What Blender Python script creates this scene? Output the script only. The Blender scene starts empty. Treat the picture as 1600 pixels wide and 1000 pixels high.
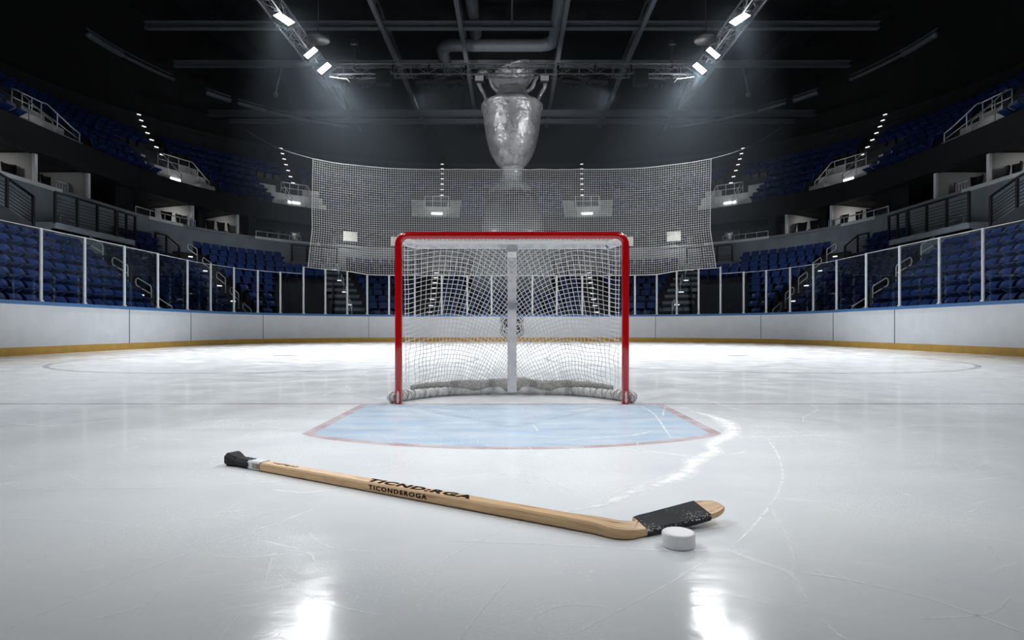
import bpy, math, random
from math import sin, cos, pi, radians, sqrt, atan2
from mathutils import Vector, Matrix, noise

random.seed(7)
S = bpy.context.scene
COL = S.collection
F = 950.0        # focal length in pixels of the 1600x1000 frame
H = 0.63         # camera height
HZ = 513.0       # horizon row

# ------------------------------------------------------------------ materials
def new_mat(name):
    m = bpy.data.materials.new(name); m.use_nodes = True
    nt = m.node_tree
    for n in list(nt.nodes): nt.nodes.remove(n)
    out = nt.nodes.new('ShaderNodeOutputMaterial')
    return m, nt, out
def N(nt, typ, **kw):
    n = nt.nodes.new(typ)
    for k, v in kw.items():
        if k.startswith('i_'):
            key = k[2:].replace('_', ' ')
            n.inputs[key].default_value = v
        else: setattr(n, k, v)
    return n
def L(nt, a, b): nt.links.new(a, b)
def rgb(r, g, b): return (r, g, b, 1.0)

def pbr(name, col, rough=0.5, metal=0.0, var=0.12, scale=8.0, bump=0.0, bscale=40.0, spec=0.5, col2=None, stretch=None, coat=0.0):
    """Principled with noise-varied colour (and optional bump)."""
    m, nt, out = new_mat(name)
    p = N(nt, 'ShaderNodeBsdfPrincipled')
    p.inputs['Roughness'].default_value = rough
    p.inputs['Metallic'].default_value = metal
    p.inputs['Specular IOR Level'].default_value = spec
    p.inputs['Coat Weight'].default_value = coat
    tc = N(nt, 'ShaderNodeTexCoord')
    vec = tc.outputs['Object']
    if stretch:
        mp = N(nt, 'ShaderNodeMapping'); mp.inputs['Scale'].default_value = stretch
        L(nt, vec, mp.inputs['Vector']); vec = mp.outputs['Vector']
    nz = N(nt, 'ShaderNodeTexNoise'); nz.inputs['Scale'].default_value = scale; nz.inputs['Detail'].default_value = 5
    L(nt, vec, nz.inputs['Vector'])
    rp = N(nt, 'ShaderNodeValToRGB')
    c2 = col2 if col2 else tuple(max(0, c * (1 - 2 * var)) for c in col)
    rp.color_ramp.elements[0].position = 0.3; rp.color_ramp.elements[1].position = 0.7
    rp.color_ramp.elements[0].color = rgb(*c2); rp.color_ramp.elements[1].color = rgb(*col)
    L(nt, nz.outputs['Fac'], rp.inputs['Fac']); L(nt, rp.outputs['Color'], p.inputs['Base Color'])
    if bump:
        n2 = N(nt, 'ShaderNodeTexNoise'); n2.inputs['Scale'].default_value = bscale; n2.inputs['Detail'].default_value = 4
        L(nt, vec, n2.inputs['Vector'])
        b = N(nt, 'ShaderNodeBump'); b.inputs['Strength'].default_value = bump; b.inputs['Distance'].default_value = 0.01
        L(nt, n2.outputs['Fac'], b.inputs['Height']); L(nt, b.outputs['Normal'], p.inputs['Normal'])
    L(nt, p.outputs['BSDF'], out.inputs['Surface'])
    return m
def emit(name, col, strength):
    m, nt, out = new_mat(name)
    e = N(nt, 'ShaderNodeEmission'); e.inputs['Color'].default_value = rgb(*col); e.inputs['Strength'].default_value = strength
    L(nt, e.outputs['Emission'], out.inputs['Surface']); return m

M = {}
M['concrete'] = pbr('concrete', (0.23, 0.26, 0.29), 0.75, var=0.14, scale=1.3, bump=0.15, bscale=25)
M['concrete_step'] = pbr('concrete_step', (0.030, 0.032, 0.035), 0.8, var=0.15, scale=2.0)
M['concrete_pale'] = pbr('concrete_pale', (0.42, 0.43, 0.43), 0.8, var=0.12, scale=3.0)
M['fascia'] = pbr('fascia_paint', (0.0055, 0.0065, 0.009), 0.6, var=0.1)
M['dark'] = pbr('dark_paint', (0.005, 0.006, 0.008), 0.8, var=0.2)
M['roof'] = pbr('roof_deck', (0.008, 0.0095, 0.012), 0.85, var=0.2, scale=0.6)
M['steel'] = pbr('painted_roof_steel', (0.10, 0.115, 0.135), 0.55, var=0.1)
M['truss'] = pbr('aluminium_truss', (0.22, 0.23, 0.25), 0.45, metal=0.5, var=0.08)
M['duct'] = pbr('galvanised_duct', (0.10, 0.12, 0.14), 0.5, metal=0.2, var=0.1)
M['black_metal'] = pbr('black_metal', (0.008, 0.009, 0.012), 0.45, var=0.1)
M['chrome_rail'] = pbr('brushed_rail', (0.78, 0.79, 0.80), 0.3, metal=0.25, var=0.05)
M['grey_rail'] = pbr('grey_tube_rail', (0.40, 0.41, 0.43), 0.4, metal=0.2, var=0.05)
M['seat'] = pbr('blue_seat_plastic', (0.011, 0.033, 0.135), 0.42, var=0.12, scale=1.7)
M['seat_metal'] = pbr('seat_bracket_metal', (0.02, 0.022, 0.03), 0.5)
M['board'] = pbr('white_board', (0.74, 0.755, 0.78), 0.35, var=0.04, scale=2.5, spec=0.4)
M['cap'] = pbr('blue_cap_rail', (0.06, 0.17, 0.38), 0.4, var=0.06)
M['kick'] = pbr('yellow_kick_plate', (0.62, 0.35, 0.055), 0.45, var=0.1, scale=3)
M['seam'] = pbr('seam_dark', (0.15, 0.16, 0.18), 0.6)
M['stanchion'] = pbr('stanchion_aluminium', (0.72, 0.74, 0.77), 0.4, metal=0.25, var=0.05)
M['wall_white'] = pbr('suite_partition', (0.42, 0.42, 0.42), 0.7, var=0.04)
M['trim_white'] = pbr('white_trim', (0.75, 0.76, 0.77), 0.5, var=0.05)
M['red'] = pbr('red_goal_paint', (0.52, 0.004, 0.006), 0.16, var=0.06, scale=4, coat=0.6)
M['chip'] = pbr('chipped_paint', (0.72, 0.66, 0.66), 0.6, var=0.15, scale=60)
M['pad'] = pbr('white_padding', (0.74, 0.74, 0.74), 0.6, var=0.16, scale=14, bump=0.5, bscale=22, stretch=(1, 1, 1))
M['net'] = pbr('white_net_cord', (0.80, 0.80, 0.79), 0.7, var=0.04)
M['skirt'] = pbr('bunched_net_cord', (0.60, 0.59, 0.56), 0.85, var=0.25, scale=60, bump=0.9, bscale=120)
M['postpaint'] = pbr('scuffed_white_post', (0.72, 0.72, 0.74), 0.5, var=0.10, scale=16)
M['safety'] = pbr('safety_net_cord', (0.80, 0.80, 0.78), 0.7, var=0.04)
M['puck'] = pbr('white_puck', (0.86, 0.86, 0.88), 0.5, var=0.02, bump=0.05, bscale=300)
M['tape_black'] = pbr('black_cloth_tape', (0.012, 0.012, 0.014), 0.8, var=0.3, scale=90, bump=0.4, bscale=300, col2=(0.022, 0.023, 0.026))
M['tape_white'] = pbr('white_cloth_tape', (0.74, 0.75, 0.77), 0.7, var=0.08, scale=40)
M['ink'] = pbr('dark_brown_ink', (0.025, 0.013, 0.009), 0.9, spec=0.05)
M['logo_black'] = pbr('logo_black', (0.015, 0.015, 0.018), 0.4)
M['logo_white'] = pbr('logo_white', (0.80, 0.80, 0.82), 0.4)
M['chair'] = pbr('black_chair_vinyl', (0.012, 0.012, 0.014), 0.5)
M['chair_red'] = pbr('maroon_chair_vinyl', (0.09, 0.02, 0.02), 0.5)
M['lamp_face'] = emit('floodlight_face', (1.0, 1.0, 1.0), 7.0)
M['lamp_dim'] = emit('dim_lamp_face', (0.9, 0.95, 1.0), 0.14)
M['step_light'] = emit('step_light_face', (0.95, 0.97, 1.0), 1.0)
M['strip_light'] = emit('strip_light_face', (0.95, 0.98, 1.0), 3.0)
M['screen'] = pbr('pale_screen', (0.72, 0.72, 0.70), 0.6, var=0.03)

# glass pane of the rink
def glass_mat(name, tint, refl=0.10):
    m, nt, out = new_mat(name)
    t = N(nt, 'ShaderNodeBsdfTransparent'); t.inputs['Color'].default_value = rgb(*tint)
    g = N(nt, 'ShaderNodeBsdfGlossy'); g.inputs['Roughness'].default_value = 0.0
    g.inputs['Color'].default_value = rgb(0.8, 0.86, 0.9)
    fr = N(nt, 'ShaderNodeFresnel'); fr.inputs['IOR'].default_value = 1.3
    mul = N(nt, 'ShaderNodeMath', operation='MULTIPLY'); mul.inputs[1].default_value = refl * 6
    mx = N(nt, 'ShaderNodeMixShader')
    L(nt, fr.outputs['Fac'], mul.inputs[0]); L(nt, mul.outputs[0], mx.inputs['Fac'])
    L(nt, t.outputs[0], mx.inputs[1]); L(nt, g.outputs[0], mx.inputs[2]); L(nt, mx.outputs[0], out.inputs['Surface'])
    return m
M['glass'] = glass_mat('rink_glass', (0.92, 0.945, 0.96), 0.016)

# wood of the stick
def wood_mat():
    m, nt, out = new_mat('worn_ash_wood')
    p = N(nt, 'ShaderNodeBsdfPrincipled'); p.inputs['Roughness'].default_value = 0.5
    uv = N(nt, 'ShaderNodeUVMap')
    mp = N(nt, 'ShaderNodeMapping'); mp.inputs['Scale'].default_value = (3.0, 34.0, 1.0); L(nt, uv.outputs[0], mp.inputs['Vector'])
    n1 = N(nt, 'ShaderNodeTexNoise'); n1.inputs['Scale'].default_value = 3.0; n1.inputs['Detail'].default_value = 6; n1.inputs['Distortion'].default_value = 0.6
    L(nt, mp.outputs[0], n1.inputs['Vector'])
    r1 = N(nt, 'ShaderNodeValToRGB')
    e = r1.color_ramp.elements
    e[0].position = 0.30; e[0].color = rgb(0.42, 0.25, 0.12)
    e[1].position = 0.62; e[1].color = rgb(0.80, 0.54, 0.30)
    L(nt, n1.outputs['Fac'], r1.inputs['Fac'])
    mp2 = N(nt, 'ShaderNodeMapping'); mp2.inputs['Scale'].default_value = (7.0, 20.0, 1.0); L(nt, uv.outputs[0], mp2.inputs['Vector'])
    n2 = N(nt, 'ShaderNodeTexNoise'); n2.inputs['Scale'].default_value = 2.2; n2.inputs['Detail'].default_value = 8
    L(nt, mp2.outputs[0], n2.inputs['Vector'])
    r2 = N(nt, 'ShaderNodeValToRGB')
    r2.color_ramp.elements[0].position = 0.30; r2.color_ramp.elements[0].color = rgb(0.20, 0.11, 0.06)
    r2.color_ramp.elements[1].position = 0.42; r2.color_ramp.elements[1].color = rgb(1, 1, 1)
    L(nt, n2.outputs['Fac'], r2.inputs['Fac'])
    mx = N(nt, 'ShaderNodeMixRGB', blend_type='MULTIPLY'); mx.inputs['Fac'].default_value = 0.85
    L(nt, r1.outputs['Color'], mx.inputs['Color1']); L(nt, r2.outputs['Color'], mx.inputs['Color2'])
    L(nt, mx.outputs['Color'], p.inputs['Base Color'])
    b = N(nt, 'ShaderNodeBump'); b.inputs['Strength'].default_value = 0.25; b.inputs['Distance'].default_value = 0.003
    L(nt, n1.outputs['Fac'], b.inputs['Height']); L(nt, b.outputs['Normal'], p.inputs['Normal'])
    L(nt, p.outputs['BSDF'], out.inputs['Surface']); return m
M['wood'] = wood_mat()

# tape on the blade with frost caught on its lower edge
def blade_tape_mat():
    m, nt, out = new_mat('frosted_black_tape')
    p = N(nt, 'ShaderNodeBsdfPrincipled'); p.inputs['Roughness'].default_value = 0.75
    uv = N(nt, 'ShaderNodeUVMap'); sp = N(nt, 'ShaderNodeSeparateXYZ'); L(nt, uv.outputs[0], sp.inputs[0])
    tc = N(nt, 'ShaderNodeTexCoord')
    nz = N(nt, 'ShaderNodeTexNoise'); nz.inputs['Scale'].default_value = 210; nz.inputs['Detail'].default_value = 3
    L(nt, tc.outputs['Object'], nz.inputs['Vector'])
    nl = N(nt, 'ShaderNodeTexNoise'); nl.inputs['Scale'].default_value = 9; L(nt, tc.outputs['Object'], nl.inputs['Vector'])
    # frost weight: rises towards the lower edge (v near 0.25 by construction)
    ab = N(nt, 'ShaderNodeMath', operation='SUBTRACT'); L(nt, sp.outputs['Y'], ab.inputs[0]); ab.inputs[1].default_value = 0.70
    a2 = N(nt, 'ShaderNodeMath', operation='ABSOLUTE'); L(nt, ab.outputs[0], a2.inputs[0])
    w = N(nt, 'ShaderNodeMapRange'); w.inputs['From Min'].default_value = 0.16; w.inputs['From Max'].default_value = 0.0
    w.inputs['To Min'].default_value = -0.14; w.inputs['To Max'].default_value = 0.09
    L(nt, a2.outputs[0], w.inputs['Value'])
    ad = N(nt, 'ShaderNodeMath', operation='ADD'); L(nt, nz.outputs['Fac'], ad.inputs[0]); L(nt, w.outputs[0], ad.inputs[1])
    nm = N(nt, 'ShaderNodeMapRange'); nm.inputs['From Min'].default_value = 0.35; nm.inputs['From Max'].default_value = 0.7
    nm.inputs['To Min'].default_value = -0.08; nm.inputs['To Max'].default_value = 0.10; L(nt, nl.outputs['Fac'], nm.inputs['Value'])
    a3 = N(nt, 'ShaderNodeMath', operation='ADD'); L(nt, ad.outputs[0], a3.inputs[0]); L(nt, nm.outputs[0], a3.inputs[1])
    r = N(nt, 'ShaderNodeValToRGB'); r.color_ramp.elements[0].position = 0.60; r.color_ramp.elements[1].position = 0.68
    r.color_ramp.elements[0].color = rgb(0.012, 0.013, 0.016); r.color_ramp.elements[1].color = rgb(0.75, 0.76, 0.78)
    L(nt, a3.outputs[0], r.inputs['Fac']); L(nt, r.outputs['Color'], p.inputs['Base Color'])
    # wrap ridges across the blade
    wv = N(nt, 'ShaderNodeMath', operation='FRACT'); ml = N(nt, 'ShaderNodeMath', operation='MULTIPLY'); ml.inputs[1].default_value = 11
    L(nt, sp.outputs['X'], ml.inputs[0]); L(nt, ml.outputs[0], wv.inputs[0])
    b = N(nt, 'ShaderNodeBump'); b.inputs['Strength'].default_value = 0.6; b.inputs['Distance'].default_value = 0.004
    L(nt, wv.outputs[0], b.inputs['Height']); L(nt, b.outputs['Normal'], p.inputs['Normal'])
    L(nt, p.outputs['BSDF'], out.inputs['Surface']); return m
M['blade_tape'] = blade_tape_mat()

# silver cup: partly see-through, as in the photograph
def cup_mat(name, col, rough, trans, bump=0.15):
    m, nt, out = new_mat(name)
    p = N(nt, 'ShaderNodeBsdfPrincipled'); p.inputs['Metallic'].default_value = 0.45; p.inputs['Roughness'].default_value = rough
    tc = N(nt, 'ShaderNodeTexCoord')
    nz = N(nt, 'ShaderNodeTexNoise'); nz.inputs['Scale'].default_value = 1.2; nz.inputs['Detail'].default_value = 6
    L(nt, tc.outputs['Object'], nz.inputs['Vector'])
    r = N(nt, 'ShaderNodeValToRGB'); r.color_ramp.elements[0].position = 0.35; r.color_ramp.elements[1].position = 0.65
    r.color_ramp.elements[0].color = rgb(*[c * 0.45 for c in col]); r.color_ramp.elements[1].color = rgb(*col)
    L(nt, nz.outputs['Fac'], r.inputs['Fac']); L(nt, r.outputs['Color'], p.inputs['Base Color'])
    n2 = N(nt, 'ShaderNodeTexNoise'); n2.inputs['Scale'].default_value = 3.5; n2.inputs['Detail'].default_value = 5
    L(nt, tc.outputs['Object'], n2.inputs['Vector'])
    b = N(nt, 'ShaderNodeBump'); b.inputs['Strength'].default_value = bump; b.inputs['Distance'].default_value = 0.25
    L(nt, n2.outputs['Fac'], b.inputs['Height']); L(nt, b.outputs['Normal'], p.inputs['Normal'])
    t = N(nt, 'ShaderNodeBsdfTransparent'); mx = N(nt, 'ShaderNodeMixShader'); mx.inputs['Fac'].default_value = trans
    L(nt, p.outputs[0], mx.inputs[1]); L(nt, t.outputs[0], mx.inputs[2]); L(nt, mx.outputs[0], out.inputs['Surface'])
    return m
M['cup'] = cup_mat('ghostly_silver', (0.46, 0.475, 0.50), 0.27, 0.25, 0.45)
M['plinth'] = cup_mat('ghostly_plinth', (0.25, 0.26, 0.28), 0.35, 0.5, 0.05)
M['plinth_band'] = cup_mat('ghostly_dark_band', (0.06, 0.065, 0.075), 0.4, 0.25, 0.05)

# ice
def ice_mat(name='rink_ice', tint=None, alpha_noise=None):
    m, nt, out = new_mat(name)
    p = N(nt, 'ShaderNodeBsdfPrincipled')
    p.inputs['IOR'].default_value = 1.31; p.inputs['Specular IOR Level'].default_value = 0.10
    tc = N(nt, 'ShaderNodeTexCoord'); obj = tc.outputs['Object']
    def noise_(scale, detail=4, sc=None, rot=0.0, dist=0.0, rough=0.5):
        v = obj
        if sc or rot:
            mp = N(nt, 'ShaderNodeMapping'); mp.inputs['Rotation'].default_value = (0, 0, rot)
            # rotate first, then stretch
            L(nt, v, mp.inputs['Vector']); v = mp.outputs['Vector']
            if sc:
                mp2 = N(nt, 'ShaderNodeMapping'); mp2.inputs['Scale'].default_value = sc
                L(nt, v, mp2.inputs['Vector']); v = mp2.outputs['Vector']
        n = N(nt, 'ShaderNodeTexNoise'); n.inputs['Scale'].default_value = scale; n.inputs['Detail'].default_value = detail
        n.inputs['Distortion'].default_value = dist; n.inputs['Roughness'].default_value = rough
        L(nt, v, n.inputs['Vector']); return n.outputs['Fac']
    def ramp(fac, a, b, ca=0.0, cb=1.0):
        mr = N(nt, 'ShaderNodeMapRange'); mr.interpolation_type = 'SMOOTHSTEP'
        mr.inputs['From Min'].default_value = a; mr.inputs['From Max'].default_value = b
        mr.inputs['To Min'].default_value = ca; mr.inputs['To Max'].default_value = cb
        L(nt, fac, mr.inputs['Value']); return mr.outputs[0]
    def math_(op, a, b):
        n = N(nt, 'ShaderNodeMath', operation=op)
        for i, x in enumerate((a, b)):
            if isinstance(x, (int, float)): n.inputs[i].default_value = x
            else: L(nt, x, n.inputs[i])
        return n.outputs[0]
    big = noise_(0.55, 5)
    med = noise_(2.0, 6, (1.0, 1.2, 1.0))
    base = N(nt, 'ShaderNodeMixRGB'); base.inputs['Color1'].default_value = rgb(0.69, 0.725, 0.755); base.inputs['Color2'].default_value = rgb(0.79, 0.815, 0.83)
    L(nt, math_('ADD', math_('MULTIPLY', ramp(big, 0.3, 0.7), 0.6), math_('MULTIPLY', ramp(med, 0.3, 0.7), 0.4)), base.inputs['Fac'])
    # hairline skate cuts in several directions
    cuts = None
    for k, (rot, sc) in enumerate([(0.35, 26), (-0.5, 30), (1.15, 24), (0.05, 34), (-1.2, 28)]):
        s_ = noise_(1.0, 2, (0.35, sc, 1.0), rot + 0.17 * k, 0.15)
        line = math_('MULTIPLY', ramp(math_('ABSOLUTE', math_('SUBTRACT', s_, 0.5), 0.0), 0.010, 0.0), ramp(noise_(1.4 + 0.3 * k, 3), 0.52, 0.68))
        cuts = line if cuts is None else math_('MAXIMUM', cuts, line)
    # snow speckle
    speck = math_('MULTIPLY', ramp(noise_(60, 2), 0.62, 0.68), ramp(noise_(0.9, 5), 0.52, 0.68))
    fine = math_('MULTIPLY', ramp(noise_(150, 2), 0.58, 0.65), ramp(noise_(1.1, 5, None, 1.0), 0.47, 0.62))
    white = math_('MAXIMUM', math_('MULTIPLY', cuts, 0.45), math_('MAXIMUM', math_('MULTIPLY', speck, 0.7), math_('MULTIPLY', fine, 0.55)))
    col = N(nt, 'ShaderNodeMixRGB'); col.inputs['Color2'].default_value = rgb(0.96, 0.97, 0.98)
    L(nt, white, col.inputs['Fac'])
    src = base.outputs['Color']
    if tint is not None:
        tn = N(nt, 'ShaderNodeMixRGB'); tn.inputs['Color2'].default_value = rgb(*tint[0])
        f = math_('MULTIPLY', ramp(noise_(tint[2], 5, tint[3]), 0.25, 0.75), tint[4]); f = math_('ADD', f, tint[1])
        L(nt, f, tn.inputs['Fac']); L(nt, src, tn.inputs['Color1']); src = tn.outputs['Color']
    L(nt, src, col.inputs['Color1']); L(nt, col.outputs['Color'], p.inputs['Base Color'])
    rg = math_('ADD', math_('MULTIPLY', ramp(noise_(2.1, 5), 0.35, 0.65), 0.10), math_('MULTIPLY', white, 0.35))
    L(nt, math_('ADD', rg, 0.08), p.inputs['Roughness'])
    hgt = math_('ADD', math_('MULTIPLY', noise_(5, 4, (1.0, 2.2, 1.0)), 1.0), math_('MULTIPLY', noise_(45, 3), 0.10))
    b = N(nt, 'ShaderNodeBump'); b.inputs['Strength'].default_value = 0.045; b.inputs['Distance'].default_value = 0.02
    L(nt, hgt, b.inputs['Height']); L(nt, b.outputs['Normal'], p.inputs['Normal'])
    L(nt, p.outputs['BSDF'], out.inputs['Surface'])
    return m
M['ice'] = ice_mat()
M['crease'] = ice_mat('crease_blue_ice', ((0.38, 0.53, 0.69), 0.42, 2.2, (1, 3, 1), 0.45))
M['redline'] = ice_mat('faded_red_line_ice', ((0.40, 0.23, 0.26), 0.30, 5.0, (1, 1, 1), 0.5))
M['circleline'] = ice_mat('faded_grey_line_ice', ((0.20, 0.17, 0.20), 0.40, 3.0, (1, 1, 1), 0.45))

def scuff_mat():
    m, nt, out = new_mat('shaved_ice_scuff')
    uv = N(nt, 'ShaderNodeUVMap'); sp = N(nt, 'ShaderNodeSeparateXYZ'); L(nt, uv.outputs[0], sp.inputs[0])
    tc = N(nt, 'ShaderNodeTexCoord')
    nz = N(nt, 'ShaderNodeTexNoise'); nz.inputs['Scale'].default_value = 14; nz.inputs['Detail'].default_value = 7
    L(nt, tc.outputs['Object'], nz.inputs['Vector'])
    # across the ribbon: 1 in the middle, 0 at the edges
    a = N(nt, 'ShaderNodeMath', operation='SUBTRACT'); L(nt, sp.outputs['Y'], a.inputs[0]); a.inputs[1].default_value = 0.5
    ab = N(nt, 'ShaderNodeMath', operation='ABSOLUTE'); L(nt, a.outputs[0], ab.inputs[0])
    mr = N(nt, 'ShaderNodeMapRange'); mr.inputs['From Min'].default_value = 0.5; mr.inputs['From Max'].default_value = 0.12
    L(nt, ab.outputs[0], mr.inputs['Value'])
    n2 = N(nt, 'ShaderNodeMapRange'); n2.inputs['From Min'].default_value = 0.05; n2.inputs['From Max'].default_value = 0.58; L(nt, nz.outputs['Fac'], n2.inputs['Value'])
    mu = N(nt, 'ShaderNodeMath', operation='MULTIPLY'); L(nt, mr.outputs[0], mu.inputs[0]); L(nt, n2.outputs[0], mu.inputs[1])
    m2 = N(nt, 'ShaderNodeMath', operation='MULTIPLY'); L(nt, mu.outputs[0], m2.inputs[0]); L(nt, sp.outputs['X'], m2.inputs[1])
    d = N(nt, 'ShaderNodeBsdfPrincipled'); d.inputs['Base Color'].default_value = rgb(0.97, 0.98, 0.99); d.inputs['Roughness'].default_value = 0.3; d.inputs['Specular IOR Level'].default_value = 0.1
    t = N(nt, 'ShaderNodeBsdfTransparent'); mx = N(nt, 'ShaderNodeMixShader')
    L(nt, m2.outputs[0], mx.inputs['Fac']); L(nt, t.outputs[0], mx.inputs[1]); L(nt, d.outputs[0], mx.inputs[2]); L(nt, mx.outputs[0], out.inputs['Surface'])
    return m
M['scuff'] = scuff_mat()

# ------------------------------------------------------------------ mesh builder
class MB:
    def __init__(s): s.v = []; s.f = []; s.mi = []; s.uv = {}; s.smooth = []
    def add(s, vs, fs, mi=0, sm=False):
        o = len(s.v); s.v += [tuple(v) for v in vs]
        for f in fs: s.f.append(tuple(i + o for i in f)); s.mi.append(mi); s.smooth.append(sm)
    def quad(s, a, b, c, d, mi=0): s.add([a, b, c, d], [(0, 1, 2, 3)], mi)
    def box(s, c, size, rot=None, mi=0, bev=0.0):
        x, y, z = (q / 2 for q in size)
        b = min(bev, x * .9, y * .9, z * .9)
        R = rot if rot is not None else Matrix.Identity(3)
        c = Vector(c)
        if b <= 0:
            vs = [Vector((i * x, j * y, k * z)) for i in (-1, 1) for j in (-1, 1) for k in (-1, 1)]
            fs = [(0, 1, 3, 2), (4, 6, 7, 5), (0, 4, 5, 1), (2, 3, 7, 6), (0, 2, 6, 4), (1, 5, 7, 3)]
        else:   # chamfered box: 24 vertices
            vs = []; idx = {}
            for i in (-1, 1):
                for j in (-1, 1):
                    for k in (-1, 1):
                        for ax in range(3):
                            p = [i * (x - b), j * (y - b), k * (z - b)]
                            p[ax] += (i, j, k)[ax] * b
                            idx[(i, j, k, ax)] = len(vs); vs.append(Vector(p))
            fs = []
            for ax in range(3):
                o1, o2 = [(1, 2), (0, 2), (0, 1)][ax]
                for sg in (-1, 1):
                    loop = []
                    for (a, bb) in ((-1, -1), (1, -1), (1, 1), (-1, 1)):
                        t = [0, 0, 0]; t[ax] = sg; t[o1] = a; t[o2] = bb
                        loop.append(idx[(*t, ax)])
                    fs.append(tuple(loop))
            for ax in range(3):
                o1, o2 = [(1, 2), (0, 2), (0, 1)][ax]
                for a in (-1, 1):
                    for bb in (-1, 1):
                        t0 = [0, 0, 0]; t1 = [0, 0, 0]
                        t0[ax] = -1; t1[ax] = 1
                        for t in (t0, t1): t[o1] = a; t[o2] = bb
                        fs.append((idx[(*t0, o1)], idx[(*t1, o1)], idx[(*t1, o2)], idx[(*t0, o2)]))
            for i in (-1, 1):
                for j in (-1, 1):
                    for k in (-1, 1): fs.append((idx[(i, j, k, 0)], idx[(i, j, k, 1)], idx[(i, j, k, 2)]))
        s.add([c + R @ v for v in vs], fs, mi)
    def tube(s, pts, r, n=8, mi=0, closed=False, caps=True, squash=None):
        pts = [Vector(p) for p in pts]; m = len(pts)
        rad = r if isinstance(r, (list, tuple)) else [r] * m
        rings = []; prev = None
        for i, p in enumerate(pts):
            a = pts[(i - 1) % m] if (closed or i > 0) else p
            b = pts[(i + 1) % m] if (closed or i < m - 1) else p
            t = (b - a)
            t = t.normalized() if t.length > 1e-9 else Vector((0, 0, 1))
            if prev is None:
                up = Vector((0, 0, 1)) if abs(t.z) < 0.9 else Vector((1, 0, 0))
                u = t.cross(up).normalized()
            else:
                u = (prev - t * prev.dot(t))
                u = u.normalized() if u.length > 1e-6 else t.orthogonal().normalized()
            w = t.cross(u); prev = u
            rings.append([p + (u * cos(2 * pi * k / n) + w * sin(2 * pi * k / n)) * rad[i] for k in range(n)])
        vs = [v for rg in rings for v in rg]; fs = []
        for i in range(m if closed else m - 1):
            for k in range(n):
                j = (i + 1) % m
                fs.append((i * n + k, i * n + (k + 1) % n, j * n + (k + 1) % n, j * n + k))
        if caps and not closed:
            fs.append(tuple(reversed(range(n)))); fs.append(tuple(range((m - 1) * n, m * n)))
        s.add(vs, fs, mi, n > 4)
    def lathe(s, prof, n=48, c=(0, 0, 0), mat3=None, mi=0):
        vs = []; fs = []; c = Vector(c)
        for (r, z) in prof:
            for k in range(n):
                v = Vector((r * cos(2 * pi * k / n), r * sin(2 * pi * k / n), z))
                vs.append(c + (mat3 @ v if mat3 is not None else v))
        for i in range(len(prof) - 1):
            for k in range(n):
                fs.append((i * n + k, i * n + (k + 1) % n, (i + 1) * n + (k + 1) % n, (i + 1) * n + k))
        if prof[0][0] > 1e-6: fs.append(tuple(reversed(range(n))))
        if prof[-1][0] > 1e-6: fs.append(tuple(range((len(prof) - 1) * n, len(prof) * n)))
        s.add(vs, fs, mi, True)
    def loft(s, secs, mi=0, caps=True, uv=False, u0=0.0, ul=None, sm=False):
        """secs: list of rings (same length). uv along/around."""
        n = len(secs[0]); base = len(s.v); fb = len(s.f)
        vs = [p for sec in secs for p in sec]; fs = []
        for i in range(len(secs) - 1):
            for k in range(n): fs.append((i * n + k, i * n + (k + 1) % n, (i + 1) * n + (k + 1) % n, (i + 1) * n + k))
        nf = len(fs)
        if caps: fs.append(tuple(reversed(range(n)))); fs.append(tuple(range((len(secs) - 1) * n, len(secs) * n)))
        s.add(vs, fs, mi, sm)
        if uv:
            us = ul if ul else [i / (len(secs) - 1) for i in range(len(secs))]
            for i in range(len(secs) - 1):
                for k in range(n):
                    s.uv[fb + i * n + k] = [(us[i], k / n), (us[i], (k + 1) / n), (us[i + 1], (k + 1) / n), (us[i + 1], k / n)]
            if caps:
                s.uv[fb + nf] = [(us[0], k / n) for k in reversed(range(n))]
                s.uv[fb + nf + 1] = [(us[-1], k / n) for k in range(n)]
    def build(s, name, mats, parent=None, loc=None, rotz=0.0, shade=None):
        me = bpy.data.meshes.new(name); me.from_pydata(s.v, [], s.f)
        if not isinstance(mats, (list, tuple)): mats = [mats]
        for m in mats: me.materials.append(m)
        me.polygons.foreach_set('material_index', s.mi)
        me.polygons.foreach_set('use_smooth', [bool(x) if shade is None else shade for x in s.smooth])
        if s.uv:
            ul = me.uv_layers.new(name='UVMap')
            for fi, co in s.uv.items():
                p = me.polygons[fi]
                for li, c in zip(p.loop_indices, co): ul.data[li].uv = c
        me.update()
        o = bpy.data.objects.new(name, me); COL.objects.link(o)
        if parent is not None: o.parent = parent
        if loc is not None: o.location = loc
        o.rotation_euler = (0, 0, rotz)
        return o

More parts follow.
